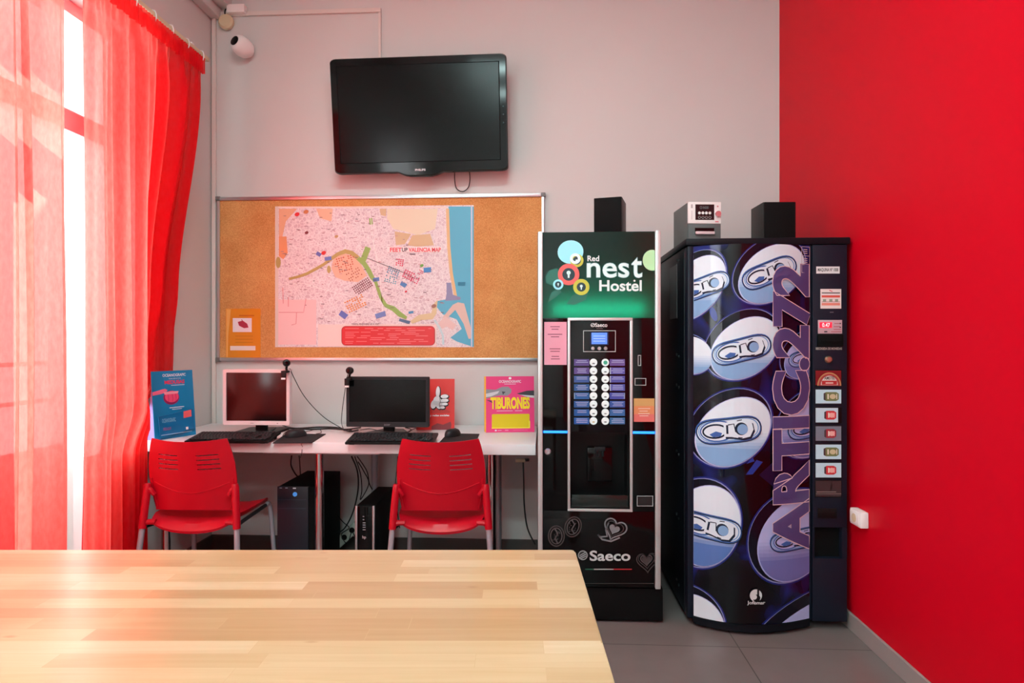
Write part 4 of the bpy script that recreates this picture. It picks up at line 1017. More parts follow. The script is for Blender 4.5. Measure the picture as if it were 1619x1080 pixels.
# ---- sensor and security camera
t = thing('alarm_sensor', 'round cream alarm sounder under a small white box in the upper corner', 'alarm', P(360, 36, YW-.03))
bm = bmesh.new(); pbox(bm, 358, 386, 6, 19, YW-.045, YW-.001, .004); obj('junction_box', bm, M['white_plastic'], t)
bm = bmesh.new(); p = P(360, 37, YW-.001); lathe(bm, [(0, 0), (.040, 0), (.044, .008), (.044, .026), (.034, .036), (0, .038)], p, (0, -1, 0), 28); obj('sounder', bm, M['cream'], t)
bm = bmesh.new(); tube(bm, [P(357, 14, YW-.03), P(355.5, 19, YW-.03), P(356, 25, YW-.03)], .004, 6, 4); obj('lead', bm, M['cable_dark'], t)
t = thing('security_camera', 'white egg-shaped security camera below the cream sounder', 'security camera', P(378, 70, YW-.03))
p = P(383, 74, YW-.07); ax = Vector((-.36, -.88, .22)).normalized()
bm = bmesh.new(); lathe(bm, [(0, -.065), (.03, -.06), (.05, -.035), (.056, -.005), (.052, .03), (.044, .046), (.031, .054), (0, .057)], p, ax, 28); obj('housing', bm, M['white_plastic'], t)
bm = bmesh.new(); lathe(bm, [(.028, .052), (.028, .058), (.020, .061), (0, .062)], p, ax, 24); obj('lens', bm, M['gloss_black'], t)
bm = bmesh.new(); cyl(bm, P(391, 76, YW), P(391, 76, YW-.02), .04, 24, 0, .036); tube(bm, [P(391, 76, YW-.02), p-ax*.03], .018, 10, 0); obj('mount', bm, M['white_plastic'], t)

# ================================================================== COFFEE MACHINE
YK = 2.785
cm = thing('coffee_machine', 'black floor-standing coffee vending machine with backlit green sign on top', 'vending machine', (XP(947, YK), 3.08, 0))
Zf = lambda py: ZP(py, YK, 947)
kx0, kx1 = XP(849, YK), XP(1045.5, YK); kb = 3.40; depth = .19
bm = bmesh.new(); boxx(bm, kx0+.002, kx1-.002, YK+depth, kb, Zf(929), Zf(365), .004)
boxx(bm, kx0+.002, kx0+.03, YK+.03, YK+depth, Zf(929), Zf(365)); boxx(bm, kx1-.03, kx1-.002, YK+.03, YK+depth, Zf(929), Zf(365))
boxx(bm, kx0+.03, kx1-.03, YK+.03, YK+depth, Zf(368), Zf(365))
obj('body', bm, M['black'], cm)
bm = bmesh.new(); boxx(bm, kx0+.004, XP(1049, YK), YK+.012, kb-.02, .012, Zf(931), .004)
for x in (kx0+.05, kx1-.05):
    for y in (YK+.06, kb-.08): cyl(bm, (x, y, 0), (x, y, .0125), .02, 12)
obj('plinth', bm, M['matte_black'], cm)
for a, b in ((850.5, 858), (1035.5, 1044)):
    bm = bmesh.new(); boxx(bm, XP(a, YK), XP(b, YK), YK-.012, YK+.029, Zf(928.5), Zf(366), .004); obj('side_rail', bm, M['rail'], cm)['label'] = 'silver vertical edge rail'
dx0, dx1 = XP(858.2, YK), XP(1035.2, YK); ix0, ix1 = XP(900, YK), XP(997.5, YK)
bm = bmesh.new()
boxx(bm, dx0, ix0, YK, YK+.06, Zf(808), Zf(503.5), .002); boxx(bm, ix1, dx1, YK, YK+.06, Zf(808), Zf(503.5), .002)
boxx(bm, dx0, dx1, YK, YK+.06, Zf(928), Zf(808.3), .002); obj('door', bm, M['gloss_black'], cm)
bm = bmesh.new(); boxx(bm, ix0+.0005, ix1-.0005, YK+.004, YK+.06, Zf(683.5), Zf(504), .002); obj('selection_panel', bm, mat('panel glossy', '0a070a', .12, spec=.3), cm)
# dispensing alcove
bm = bmesh.new(); z0, z1_ = Zf(807.8), Zf(684)
boxx(bm, ix0, ix1, YK+.165, YK+.185, z0, z1_); boxx(bm, ix0, ix0+.008, YK+.06, YK+.165, z0, z1_); boxx(bm, ix1-.008, ix1, YK+.06, YK+.165, z0, z1_)
boxx(bm, ix0+.008, ix1-.008, YK+.03, YK+.165, z1_-.012, z1_); boxx(bm, ix0+.008, ix1-.008, YK+.01, YK+.165, z0, z0+.015)
q = obj('dispensing_alcove', bm, M['black'], cm)
bm = bmesh.new(); pbox(bm, 929, 968, 708, 762, YK+.10, YK+.164, .004); obj('cup_station', bm, M['gloss_black'], q)
bm = bmesh.new(); tube(bm, [P(944, 712, YK+.09), P(944, 722, YK+.09)], .006, 8, 0); tube(bm, [P(953, 712, YK+.09), P(953, 722, YK+.09)], .006, 8, 0); pbox(bm, 940, 957, 707, 713, YK+.085, YK+.099, .002); obj('spout', bm, M['dkgrey'], q)
bm = bmesh.new(); pbox(bm, 904, 993.5, 783, 803, YK+.012, YK+.028, .003); obj('tray_front', bm, mat('dark green acrylic', '18211f', .15), q)
# silver frame
bm = bmesh.new()
for a, b, c, d in ((897.5, 1000, 502.5, 507), (897.5, 1000, 804.5, 808.5), (897.5, 901.5, 507, 804.5), (995.8, 1000, 507, 804.5)): boxx(bm, XP(a, YK), XP(b, YK), YK-.006, YK+.0035, Zf(d), Zf(c), .0015)
obj('panel_frame', bm, M['rail'], cm)['label'] = 'silver frame around the selection panel'
# light box sign
bm = bmesh.new(); boxx(bm, dx0, dx1, YK+.002, YK+.006, Zf(503), Zf(366.5)); sg = obj('backlit_sign', bm, M['backlit'], cm, smooth=False)
sg['label'] = 'backlit green sign panel'
bm = bmesh.new(); boxx(bm, dx0, dx1, YK+.095, YK+.1, Zf(503), Zf(366.5)); boxx(bm, dx0, dx1, YK+.01, YK+.095, Zf(503), Zf(503)+.004); obj('light_box', bm, mat('light box lining', '3a4440', .6), sg, smooth=False)
bm = bmesh.new(); cyl(bm, (dx0+.045, YK+.045, Zf(489)), (dx1-.045, YK+.045, Zf(489)), .010, 14); obj('light_tube', bm, M['tube'], sg)
pr = Print(plane_fn(YK+.0018), clip=(858.5, 367, 1035, 502.5))
wl = flat('cfe6e4', .3, emit='c8ecea', es=.22); lb = flat('8fd8e6', .3, emit='86d4e4', es=.25); rd = flat('d8625e', .3, emit='d8605c', es=.15); yg = flat('b9be46', .3, emit='ccd440', es=.12); dk_ = flat('1c3c44', .3); pg = flat('a9d6a4', .3, emit='a8d8a4', es=.2); leaf = flat('1f6a5a', .3, emit='1f6a5a', es=.15); gwl = flat('7fb6b4', .3, emit='88c4c0', es=.4)
pr.poly([(862, 438), (868, 428), (880, 424), (887, 432), (884, 446), (874, 452), (864, 448)], leaf, 1); pr.poly([(866, 478), (872, 462), (884, 456), (888, 462), (876, 472)], leaf, 1); pr.poly([(896, 480), (904, 468), (918, 460), (930, 462), (926, 474), (908, 482)], leaf, 1)
pr.poly(ell(902, 398.5, 20.5, 18.5, 10), lb, 2); pr.poly(ell(1031, 411.5, 15, 16.5), pg, 2)
def ring(cx, cy, r1, r2, m, L):
    pr.line(ell(cx, cy, (r1+r2)/2, None, 0, 32), r1-r2, m, L, True)
def keyhole(cx, cy, s, m, L):
    pr.poly(ell(cx, cy-s*.35, s*.55, None, 0, 14), m, L); pr.poly([(cx-s*.28, cy-.1*s), (cx+s*.28, cy-.1*s), (cx+s*.2, cy+s), (cx-s*.2, cy+s)], m, L)
pr.poly(ell(912, 412, 9.5), dk_, 3); ring(912, 412, 10.5, 6.5, yg, 4); ring(909.5, 409, 8.5, 4, wl, 5); keyhole(911.5, 413, 3, wl, 6)
pr.poly(ell(899, 434, 14), dk_, 5); ring(899, 434, 17, 10, rd, 6); keyhole(899, 433.5, 6, wl, 7)
pr.poly(ell(882.5, 450, 7), dk_, 6); ring(882.5, 450, 8.2, 5, lb, 7); keyhole(882.5, 450, 2.6, wl, 8)
pr.poly(ell(919, 454, 10), dk_, 7); ring(919, 454, 12.8, 7.2, yg, 8); keyhole(919, 454, 4.2, wl, 9)
pr.text('Red', 929, 404.5, 947, 413, wl, 4, .02); pr.text('nes', 928.5, 416.5, 994, 438.5, gwl, 4, .022); pr.text('nes', 928.5, 416.5, 994, 438.5, wl, 5, .008); pr.text('t', 999, 409, 1014.5, 438.5, gwl, 4, .022); pr.text('t', 999, 409, 1014.5, 438.5, wl, 5, .008); pr.text('Hostel', 948, 443.5, 1014, 460, wl, 4, .022)
pr.poly(ell(1003, 444, 1.6), wl, 4)
pr.build('sign_lettering', sg)
# blue light bars
for a, b in ((859, 897), (1000.5, 1035)):
    bm = bmesh.new(); boxx(bm, XP(a, YK), XP(b, YK), YK-.003, YK-.0002, Zf(685.3), Zf(681.5), .001); obj('light_bar', bm, M['led_blue'], cm)['label'] = 'glowing blue light bar'
# screen and buttons
pr = Print(plane_fn(YK+.0035)); sv = flat('b9c0c0', .35)
pr.frame(922, 522.5, 973.5, 556.5, 1.0, sv, 1); pr.rect(933, 525, 962, 545.5, flat('10224e', .2), 1)
pr.line(ell(937.3, 514, 3.0, 2.6), .9, flat('e6e8e8'), 1, True); pr.line([(935, 515.5), (939.5, 512.5)], .8, flat('e6e8e8'), 1); pr.text('Saeco', 941, 510.8, 960, 517, flat('e6e8e8'), 1, .015); pr.rect(943, 519.3, 953, 520, flat('80787c'), 1)
for k in range(8):
    y = 573.2+13.2*k
    lc = ('4a3c74', '4a3c74', '2f4c84', '1c4a80', '174f86', '1c4a80', '1a4a84', '184a8a')[k]; rc = ('56447e', '4c4a90', '44468a', '40468c', '383f88', '2b4a88', '2c5688', '2b5a86')[k]
    pr.rect(907.5, y-5.3, 931.5, y+5.2, flat(lc, .3, emit=lc, es=.35), 1); pr.rect(964, y-5.3, 988, y+5.2, flat(rc, .3, emit=rc, es=.35), 1)
    for x0, x1 in ((910, 930), (966.5, 987)):
        for q in range(3 if k % 2 else 2):
            d = rnd.uniform(0, 4); pr.rect(x0+d, y-3.4+q*2.6, x1-d, y-2.5+q*2.6, flat('b4bce0'), 2)
    if k in (1, 2, 3): pr.rect(964, y-5.3, 965.8, y+5.2, flat('a9b4c8'), 3)
    if k == 4: pr.rect(907.5, y-4.5, 909, y+4.5, flat('8fa4c0'), 3); pr.rect(986.5, y-4.5, 988, y+4.5, flat('8fa4c0'), 3)
pr.build('drink_labels', cm)
bm = bmesh.new(); pbox(bm, 935.3, 960, 526, 544.2, YK+.001, YK+.0038, .0005); q = obj('display', bm, M['lcd'], cm)
pr = Print(plane_fn(YK+.0008))
for y in (531, 535, 539): pr.rect(938, y, 957, y+.7, flat('b8d0f8', emit='b8d0f8', es=.5), 1)
pr.build('display_text', q)
for x in (937.3, 947.5, 957.5):
    bm = bmesh.new(); p = P(x, 551, YK+.004); cyl(bm, p, p+Vector((0, -.004, 0)), .0085, 18, 0, .007); obj('menu_button', bm, M['silver'], cm)
bmat_ = mat('lit drink button', 'cfdcdc', .3, emit='d5e6e4', es=.35)
for k in range(8):
    for x in (938.3, 957):
        p = P(x, 573.2+13.2*k, YK+.004)
        bm = bmesh.new(); cyl(bm, p, p+Vector((0, -.005, 0)), .0168, 22, 0, .0155, 0); q = obj('drink_button', bm, bmat_, cm)
        pr = Print(lambda u, v, d, p=p: p+Vector((u, -.0052-d, v)))
        c_ = '3fae8e' if (k == 0 and x > 950) else ('c9b888' if (k == 7 and x < 950) else ('707c80' if (k+int(x)) % 3 else '98a4a4'))
        pr.poly(ell(0, .0 if c_ == '3fae8e' else -.004, .009 if c_ == '3fae8e' else .006, .009 if c_ == '3fae8e' else .003), flat(c_), 1); pr.build('button_icon', q)
# door details
pr = Print(plane_fn(YK-.0003))
dpf = plane_fn(YK-.0003)
pr.frame(1008.5, 561.5, 1013.5, 578.5, .9, sv, 1); pr.rect(1010.3, 563.5, 1011.8, 576.5, flat('000000'), 1); pr.build('coin_slot', cm); pr = Print(dpf)
pr.frame(1003.5, 598, 1021.5, 609.5, .9, sv, 1); pr.build('card_slot', cm); pr = Print(dpf)
pr.frame(1007, 784, 1032.5, 800.5, .9, sv, 1); pr.rect(1009, 786, 1030.5, 798.5, flat('14181a'), 1); pr.build('coin_return', cm); pr = Print(dpf)
hg = flat('3b3536', .3); hg2 = flat('787c80', .3); hg3 = flat('4c4648', .3)
def heart(cx, cy, s, ang=0, sx=1.0):
    out = []; c, si = math.cos(math.radians(ang)), math.sin(math.radians(ang))
    for k in range(40):
        t_ = 2*PI*k/40; x = 16*math.sin(t_)**3/16*s*sx; y = -(13*math.cos(t_)-5*math.cos(2*t_)-2*math.cos(3*t_)-math.cos(4*t_))/16*s
        out.append((cx+x*c-y*si, cy+x*si+y*c))
    return out
pr.line(heart(1023, 888, 17, -4, .95), 1.6, hg, 1, True); pr.line(heart(1022.5, 886, 13, -4), 1.2, hg, 1, True); pr.line(heart(1022, 885, 9, -4), 1.8, hg3, 1, True); pr.poly(heart(1022, 885, 7.4, -4), hg, 2)
pr.build('heart_print', cm)
for cx, cy, a_ in ((879.5, 847.5, 100), (906, 833, 80)):
    pr = Print(dpf)
    pr.line(ell(cx, cy, 16, 12.5, a_-10), 2.0, hg, 1, True); pr.line(ell(cx, cy, 12.5, 9, a_-10), 1.6, hg3, 1, True)
    pr.line([(cx-2, cy-11), (cx+2.5, cy-4), (cx-2, cy+4), (cx+2, cy+11)], 2.4, hg3, 2)
    for k in range(14): pr.poly(ell(cx+rnd.uniform(-6, 6), cy+rnd.uniform(-8, 8), .8, .8, 0, 6), hg3, 2)
    pr.build('coffee_bean_print', cm)
pr = Print(dpf); pr.line(heart(972, 836, 18, 22), 2.2, hg2, 1, True); pr.line(heart(971.5, 836, 13.5, 22), 1.4, hg, 1, True); pr.poly(heart(971, 837, 8.6, 22), hg2, 1)
pr.line([(962, 826), (958, 838), (960, 848), (950, 849), (945, 845), (952, 853), (966, 856), (980, 850)], 2.6, hg2, 1)
pr.build('heart_print', cm); pr = Print(dpf); pr.poly(ell(921.5, 878, 7.6, 7.6), flat('9aa4a6'), 1); pr.poly(ell(921.5, 878, 6.2, 6.2), flat('15181a'), 2); pr.line([(916.5, 881.5), (926.5, 876)], 1.6, flat('9aa4a6'), 3); pr.line([(916.5, 878.5), (925.5, 873.2)], 1.4, flat('9aa4a6'), 3); pr.line([(918, 883.5), (927, 879)], 1.4, flat('9aa4a6'), 3)
pr.text('Saeco', 933, 871, 996, 886.5, flat('c4cdce'), 1, .022)
pr.build('maker_lettering', cm); pr = Print(dpf); pr.rect(925, 899.3, 939, 901, flat('1d5a44'), 1); pr.rect(939, 899.3, 970, 901, flat('aab4b2'), 1); pr.rect(970, 899.3, 999, 901, flat('b02830'), 1)
pr.build('flag_stripe', cm); pr = Print(dpf); pr.rect(925, 922, 1034, 922.8, flat('3a3c3c'), 1); pr.build('door_seam', cm)
bm = bmesh.new(); p = P(866, 714, YK); lathe(bm, [(0, 0), (.0145, 0), (.0145, .004), (.011, .008), (.006, .008), (.005, .005), (0, .005)], p, (0, -1, 0), 22); obj('lock', bm, M['silver'], cm)
bm = bmesh.new(); pbox(bm, 860.5, 896, 509, 577, YK-.0012, YK-.0004); q = obj('paper_note', bm, M['pink'], cm, smooth=False); q['label'] = 'pink paper note with printed lines'
pr = Print(plane_fn(YK-.0013))
for y, a, b in ((516, 870, 885), (520, 872, 883), (528, 866, 889), (532, 871, 884), (551, 869, 886), (555, 870, 885), (563, 872, 884), (567, 871, 885)): pr.rect(a, y, b, y+1.2, flat('7a3a52'), 1)
pr.build('note_lettering', q)
bm = bmesh.new(); pbox(bm, 1002, 1034.5, 630, 667, YK-.0012, YK-.0004); q = obj('sticker', bm, flat('d98a5c', .35), cm, smooth=False); q['label'] = 'orange square sticker'
pr = Print(plane_fn(YK-.0013)); pr.rect(1002, 630, 1034.5, 642, flat('c9a063', .35), 1); pr.rect(1002, 655, 1034.5, 667, flat('d8706a', .35), 1)
for y, a, b in ((645.5, 1009, 1028), (649.5, 1011, 1024), (653.5, 1009, 1027), (657, 1011, 1025)): pr.rect(a, y, b, y+1, flat('ecd8c8'), 2)
pr.build('sticker_print', q)

# ================================================================== DRINKS MACHINE
YS = 2.785; sb = 3.52
Zs = lambda py: ZP(py, YS, 1210)
vx0, vx1 = XP(1086, YS), XP(1339, YS)
vm = thing('drinks_machine', 'dark navy can vending machine with giant can lids on its door', 'vending machine', ((vx0+vx1)/2, 3.15, 0))
zb = .035; zt = Zs(388)
bm = bmesh.new(); boxx(bm, vx0, vx1, YS+.06, sb, zb, zt, .004)
for x in (vx0+.06, vx1-.06):
    for y in (YS+.1, sb-.1): cyl(bm, (x, y, 0), (x, y, zb+.001), .022, 12)
obj('cabinet', bm, M['navy'], vm)
bm = bmesh.new(); boxx(bm, vx0-.006, XP(1343, YS), YS-.012, sb, zt+.0005, Zs(376.5), .006)
obj('lid', bm, M['navy'], vm)
# rivets on the side
for py in (565, 617, 730, 838, 950, 404):
    pp = Vector((vx0, YS+.16, Zs(py))); bm = bmesh.new()
    lathe(bm, [(0, 0), (.008, 0), (.006, .004), (0, .005)], pp, (-1, 0, 0), 12); lathe(bm, [(0, 0), (.008, 0), (.006, .004), (0, .005)], pp+Vector((0, .05, .008)), (-1, 0, 0), 12); obj('side_screw', bm, M['dkgrey'], vm)
bm = bmesh.new(); boxx(bm, vx0-.002, vx0-.0003, YS+.20, YS+.37, Zs(500), Zs(408)); obj('side_notice', bm, flat('5a5a5c', .5), vm, smooth=False)['label'] = 'grey notice sheet on the side panel'
# door frame
cx0, cx1 = XP(1283.5, YS), XP(1338, YS)
bm = bmesh.new(); px_l, px_r = 1096, 1279.5
boxx(bm, vx0+.002, XP(px_l, YS), YS-.005, YS+.058, zb, zt-.0005, .006); boxx(bm, XP(px_r, YS), cx0-.001, YS, YS+.058, zb, zt-.0005, .004)
obj('door_frame', bm, M['navy_col'], vm)
def bulge(px):
    s = (px-px_l)/(px_r-px_l); s = max(0, min(1, s)); return .075*(1-(2*s-1)**2)+.004
def pan(px, py, d):
    Yp = YS-bulge(px); return Vector((XP(px, Yp), Yp-d, ZP(py, YS, 1188)))
strips = [px_l+(px_r-px_l)*k/20 for k in range(21)]
def bulged(name, py0, py1, grow, m, par):
    bm = bmesh.new(); A = []
    for x in strips: A.append([bm.verts.new(pan(x, py, grow)) for py in (py1, py0)]+[bm.verts.new(Vector((XP(x, YS), YS+.05, ZP(py, YS, 1188)))) for py in (py0, py1)])
    for a, b in zip(A, A[1:]):
        for k in range(4): bm.faces.new((a[k], b[k], b[(k+1) % 4], a[(k+1) % 4]))
    bm.faces.new(A[0][::-1]); bm.faces.new(A[-1]); return obj(name, bm, m, par)
dp = bulged('door_panel', 389.5, 975, 0, M['panel'], vm)
bulged('bottom_rail', 975.3, 986, .006, M['navy'], vm)
# printed can lids
pr = Print(pan, clip=(px_l+.5, 390, px_r-.5, 974.5), strips=strips)
rim = flat('8088b8', .14, spec=.3); rimd = flat('0c0d1c', .12, spec=.3); white = flat('d5e4ee', .14, spec=.3); lid_b = flat('7fa6d0', .14, spec=.3); lid_d = flat('5578b8', .14, spec=.3); inkd = flat('1a2438', .14, spec=.3); inkb = flat('3f63a4', .14, spec=.3); lil = flat('aeb6e4', .14, spec=.3); lil_b = flat('6a72b0', .14, spec=.3); glow = flat('1a2370', .14, spec=.3)
_sh = {}
def shade(m0, m1, t):
    k = (m0.name, m1.name, t)
    if k not in _sh:
        a, b = (m.node_tree.nodes['Principled BSDF'].inputs['Base Color'].default_value[:3] for m in (m0, m1))
        _sh[k] = mat('ink blend', tuple(x+(y-x)*t for x, y in zip(a, b)), .14, spec=.3)
    return _sh[k]
def can(cx, cy, a, b, ang, tab=10, ts=1.0, top=white, low=lid_b, L=1, shift=.13, tdx=0, tdy=0, tabon=True, mirror=1):
    r = math.radians(ang); ox, oy = math.sin(r)*b*shift, math.cos(r)*b*shift
    pr.poly(ell(cx, cy, a*1.035, b*1.035, ang, 44), glow, L); pr.poly(ell(cx, cy, a, b, ang, 44), rim, L+1); pr.poly(ell(cx-ox*.1, cy-oy*.1, a*.975, b*.975, ang, 44), rimd, L+2)
    lx, ly, la, lb2 = cx+ox, cy+oy, a*.90, b*.84
    pr.poly(ell(lx, ly, la*1.02, lb2*1.02, ang, 44), lil, L+3); pr.poly(ell(lx, ly, la, lb2, ang, 44), top, L+4)
    # the shaded lower part of the printed lid
    full = ell(lx, ly, la*.99, lb2*.99, ang, 60)
    for k in range(6):
        lowp = pr._cut(full, 1, ly+b*(.02+.085*k), False)
        if len(lowp) > 2: pr.poly(lowp, shade(top, low, (k+1)/6), L+5+k)
    L += 5
    if not tabon: return
    # peanut groove and ring pull
    tr = math.radians(tab); c, s = math.cos(tr), math.sin(tr); tcx, tcy = lx+tdx, ly+tdy
    def pea(Lx, Hy, n=36):
        o = []
        for k in range(n):
            t_ = 2*PI*k/n; x = Lx*math.cos(t_); y = Hy*math.sin(t_)*(.68+.42*math.cos(t_)**2); o.append((tcx+(x*c+y*s), tcy+(-x*s+y*c)))
        return o
    S = a*ts
    def loc(x, y): x *= mirror; return (tcx+S*(x*c+y*s), tcy+S*(-x*s+y*c))
    g = pea(S*.76, S*.40); pr.poly(g, top, L+6); pr.line(g, S*.04, inkb, L+7, True); pr.line([(x+S*.01, y+S*.02) for x, y in g], S*.022, inkd, L+8, True); pr.line(pea(S*.70, S*.345), S*.03, lid_b, L+7, True)
    # pour opening
    pr.line([loc(.40*math.cos(q)-.26, .23*math.sin(q)) for q in [2*PI*k/24 for k in range(24)]], S*.03, inkb, L+8, True)
    pr.line([loc(.28*math.cos(q)-.32, .15*math.sin(q)) for q in [2*PI*k/24 for k in range(24)]], S*.04, inkd, L+8, True)
    pr.poly([loc(-.46, .06), (loc(-.30, .0)), loc(-.16, .05), loc(-.2, .12), loc(-.38, .13)], inkb, L+9)
    # tab body
    tabp = [loc(x, y) for x, y in ((-.10, -.17), (.10, -.20), (.40, -.22), (.56, -.14), (.58, .05), (.48, .20), (.30, .22), (.05, .16), (-.12, .14))]
    pr.poly([(x+S*.035, y+S*.045) for x, y in tabp], inkd, L+9); pr.poly(tabp, top, L+10)
    pr.line([loc(-.02, -.12), loc(-.04, .08)], S*.05, inkd, L+11); pr.line([loc(.0, -.12), loc(.14, -.13), loc(.16, .06)], S*.025, inkd, L+11)
    pr.poly([loc(.30+.15*math.cos(q), .0+.145*math.sin(q)) for q in [2*PI*k/20 for k in range(20)]], inkd, L+11)
    pr.poly([loc(.325+.125*math.cos(q), .015+.12*math.sin(q)) for q in [2*PI*k/20 for k in range(20)]], lid_b if top is white else lil_b, L+12)
    pr.line([loc(.20, .19), loc(.30, .205)], S*.02, inkd, L+11); pr.line([loc(.22, -.19), loc(.34, -.2)], S*.02, inkd, L+11)
can(1274, 560, 46, 34, 40, 15, .9, lil, lil_b)
can(1283, 668, 62, 50, 40, 10, .9, lil, lil_b)
can(1088, 560, 32, 40, 70, tabon=False)
can(1096, 452, 64, 44, 50, 18, .86, tdx=12, tdy=-2)
can(1216, 431, 64, 46, 36, 22, .92, tdx=-4, tdy=-2)
can(1174, 545, 66, 50, 34, 14, .94, tdx=-6, tdy=2)
can(1154, 674, 72, 56, 36, 8, .94, tdx=-7, tdy=-3)
can(1108, 826, 74, 62, 64, -6, .90, low=lid_d, tdx=6)
can(1252, 842, 76, 66, 52, 4, .72, lil, lil_b)
can(1087, 988, 62, 60, 40, tabon=False)
can(1284, 1004, 112, 68, 24, tabon=False, top=lil)
# long blurred light streaks of the print
st = flat('26388c', .14, spec=.3); sm = flat('5e1c3a', .14, spec=.3)
pr.poly([(1179, 745), (1196, 722), (1206, 725), (1190, 744)], st, 1); pr.poly([(1180, 728), (1190, 718), (1193, 724)], st, 1)
pr.poly(ell(1128, 497, 5, 12, 20), st, 1); pr.poly([(1200, 745), (1262, 690), (1278, 700), (1278, 760), (1230, 770)], flat('1c1030', .14, spec=.3), 1)
pr.build('can_lid_print', dp)
pr = Print(lambda px, py, d: pan(px, py, d+.0085), clip=(px_l+.5, 390, px_r-.5, 974.5), strips=strips)
outl = flat('dcc4ca', .15, spec=.3); fillp = flat('564a80', .15, spec=.3)
_nt = fillp.node_tree; _tr = nd(_nt, 'ShaderNodeBsdfTransparent'); _mx = nd(_nt, 'ShaderNodeMixShader'); _mx.inputs[0].default_value = .16
_nt.links.new(_nt.nodes['Principled BSDF'].outputs[0], _mx.inputs[1]); _nt.links.new(_tr.outputs[0], _mx.inputs[2]); _nt.links.new(_mx.outputs[0], _nt.nodes['Material Output'].inputs['Surface'])
def outline_text(t, x0, y0, x1, y1, off, wd, m, layer):
    bv, _ = text_geo(t, 0.0); vs, fs = text_geo(t, off)
    ax, bx = min(v[0] for v in bv), max(v[0] for v in bv); ay, by = min(v[1] for v in bv), max(v[1] for v in bv)
    pts = [(x1-(v[1]-ay)/(by-ay)*(x1-x0), y1-(v[0]-ax)/(bx-ax)*(y1-y0)) for v in vs]
    key = [(round(p[0], 3), round(p[1], 3)) for p in pts]; cnt = {}
    for f in fs:
        for i in range(len(f)):
            a, b = key[f[i]], key[f[(i+1) % len(f)]]
            if a != b: cnt[frozenset((a, b))] = cnt.get(frozenset((a, b)), 0)+1
    nb = {}
    for e, c in cnt.items():
        if c == 1:
            a, b = tuple(e); nb.setdefault(a, []).append(b); nb.setdefault(b, []).append(a)
    seen = set()
    for st_p in list(nb):
        if st_p in seen: continue
        loop = [st_p]; seen.add(st_p); cur = st_p
        while True:
            nx = [q for q in nb[cur] if q not in seen]
            if not nx: break
            cur = nx[0]; seen.add(cur); loop.append(cur)
        if len(loop) > 2: pr.line(loop, wd, m, layer, True)
pr.text('ARTIC.272', 1224, 424, 1275, 857, fillp, 1, .052, rot=True); outline_text('ARTIC.272', 1224, 424, 1275, 857, .052, 1.3, outl, 2)
pr.frame(1266, 392, 1279, 433, .7, flat('b8b0b8', .15), 1); pr.rect(1266, 406, 1279, 406.7, flat('b8b0b8', .15), 1); pr.rect(1266, 420, 1279, 420.7, flat('b8b0b8', .15), 1)
for y in (396, 399, 402, 410, 413, 416): pr.rect(1269, y, 1275, y+1.2, flat('b8b0b8', .15), 2)
pr.build('model_lettering', dp)
pr = Print(lambda px, py, d: pan(px, py, d+.0085), strips=strips); sl = flat('cfd2d4', .2)
pr.poly(ell(1194, 929, 9.6), sl, 1); pr.poly(ell(1195, 933, 6, 5.6), flat('0b0b10', .15), 2); pr.poly(ell(1191, 931, 4.6, 4.2), sl, 3); pr.rect(1196, 919, 1199, 934, flat('0b0b10', .15), 3)
pr.text('Jofemar', 1180.5, 937.5, 1208.5, 944, sl, 1, .02); pr.build('maker_lettering', dp)
# control column
bm = bmesh.new(); boxx(bm, cx0, cx1, YS-.008, YS+.058, zb, Zs(831), .003)
boxx(bm, cx0, cx1, YS-.008, YS+.058, Zs(819.5), zt-.0005, .003); boxx(bm, cx0, XP(1287, YS), YS-.008, YS+.058, Zs(880.5), Zs(819)); boxx(bm, XP(1330, YS), cx1, YS-.008, YS+.058, Zs(880.5), Zs(819))
bm.free(); bm = bmesh.new()
boxx(bm, cx0, cx1, YS-.008, YS+.058, zb, Zs(880.5), .003); boxx(bm, cx0, cx1, YS-.008, YS+.058, Zs(832), zt-.0005, .003)
boxx(bm, cx0, XP(1286.5, YS), YS-.008, YS+.058, Zs(880.4), Zs(832.1)); boxx(bm, XP(1330, YS), cx1, YS-.008, YS+.058, Zs(880.4), Zs(832.1)); boxx(bm, XP(1286.5, YS), XP(1330, YS), YS+.055, YS+.058, Zs(880.4), Zs(832.1))
cc = obj('control_column', bm, M['navy_col'], vm)
YC2 = YS-.008
bm = bmesh.new(); pbox(bm, 1287, 1329.5, 833, 880, YC2+.03, YC2+.034); obj('delivery_flap', bm, M['matte_black'], vm)
bm = bmesh.new(); pbox(bm, 1293, 1323, 804, 820, YC2-.005, YC2-.0003, .002); obj('coin_return', bm, M['black'], vm)
pr = Print(plane_fn(YC2-.0003)); ppw = flat('dcdfe0', .4); kk = flat('2a2c30')
pr.rect(1290.5, 421.5, 1327.5, 432.5, ppw, 1); pr.text('MAQUINA Nº 1008', 1293, 424, 1325, 430, kk, 2, .02); pr.build('number_sticker', cc); pr = Print(plane_fn(YC2-.0003))
pr.rect(1297, 457, 1330, 488, flat('e3dcd8', .4), 1); pr.rect(1299, 467, 1328, 470.5, flat('d8584a'), 2); pr.rect(1299, 479, 1328, 483, flat('e08a7a'), 2); pr.rect(1299, 462.5, 1328, 464, kk, 2); pr.line([(1311, 459), (1316, 461)], 1.2, flat('c83848'), 2)
for x in (1301, 1311, 1320): pr.rect(x, 473, x+5, 477, flat('8aa08a'), 2)
pr.rect(1299, 476.8, 1328, 477.6, flat('a04a4a'), 2); pr.rect(1312, 493, 1318, 494.5, flat('5a5e66'), 1)
pr.build('instruction_sticker', cc); pr = Print(plane_fn(YC2-.0003)); pr.text('RECOGIDA DE MONEDAS', 1290, 549.5, 1331, 553, flat('a8a8a0'), 1, .05)
pr.build('column_lettering', cc)
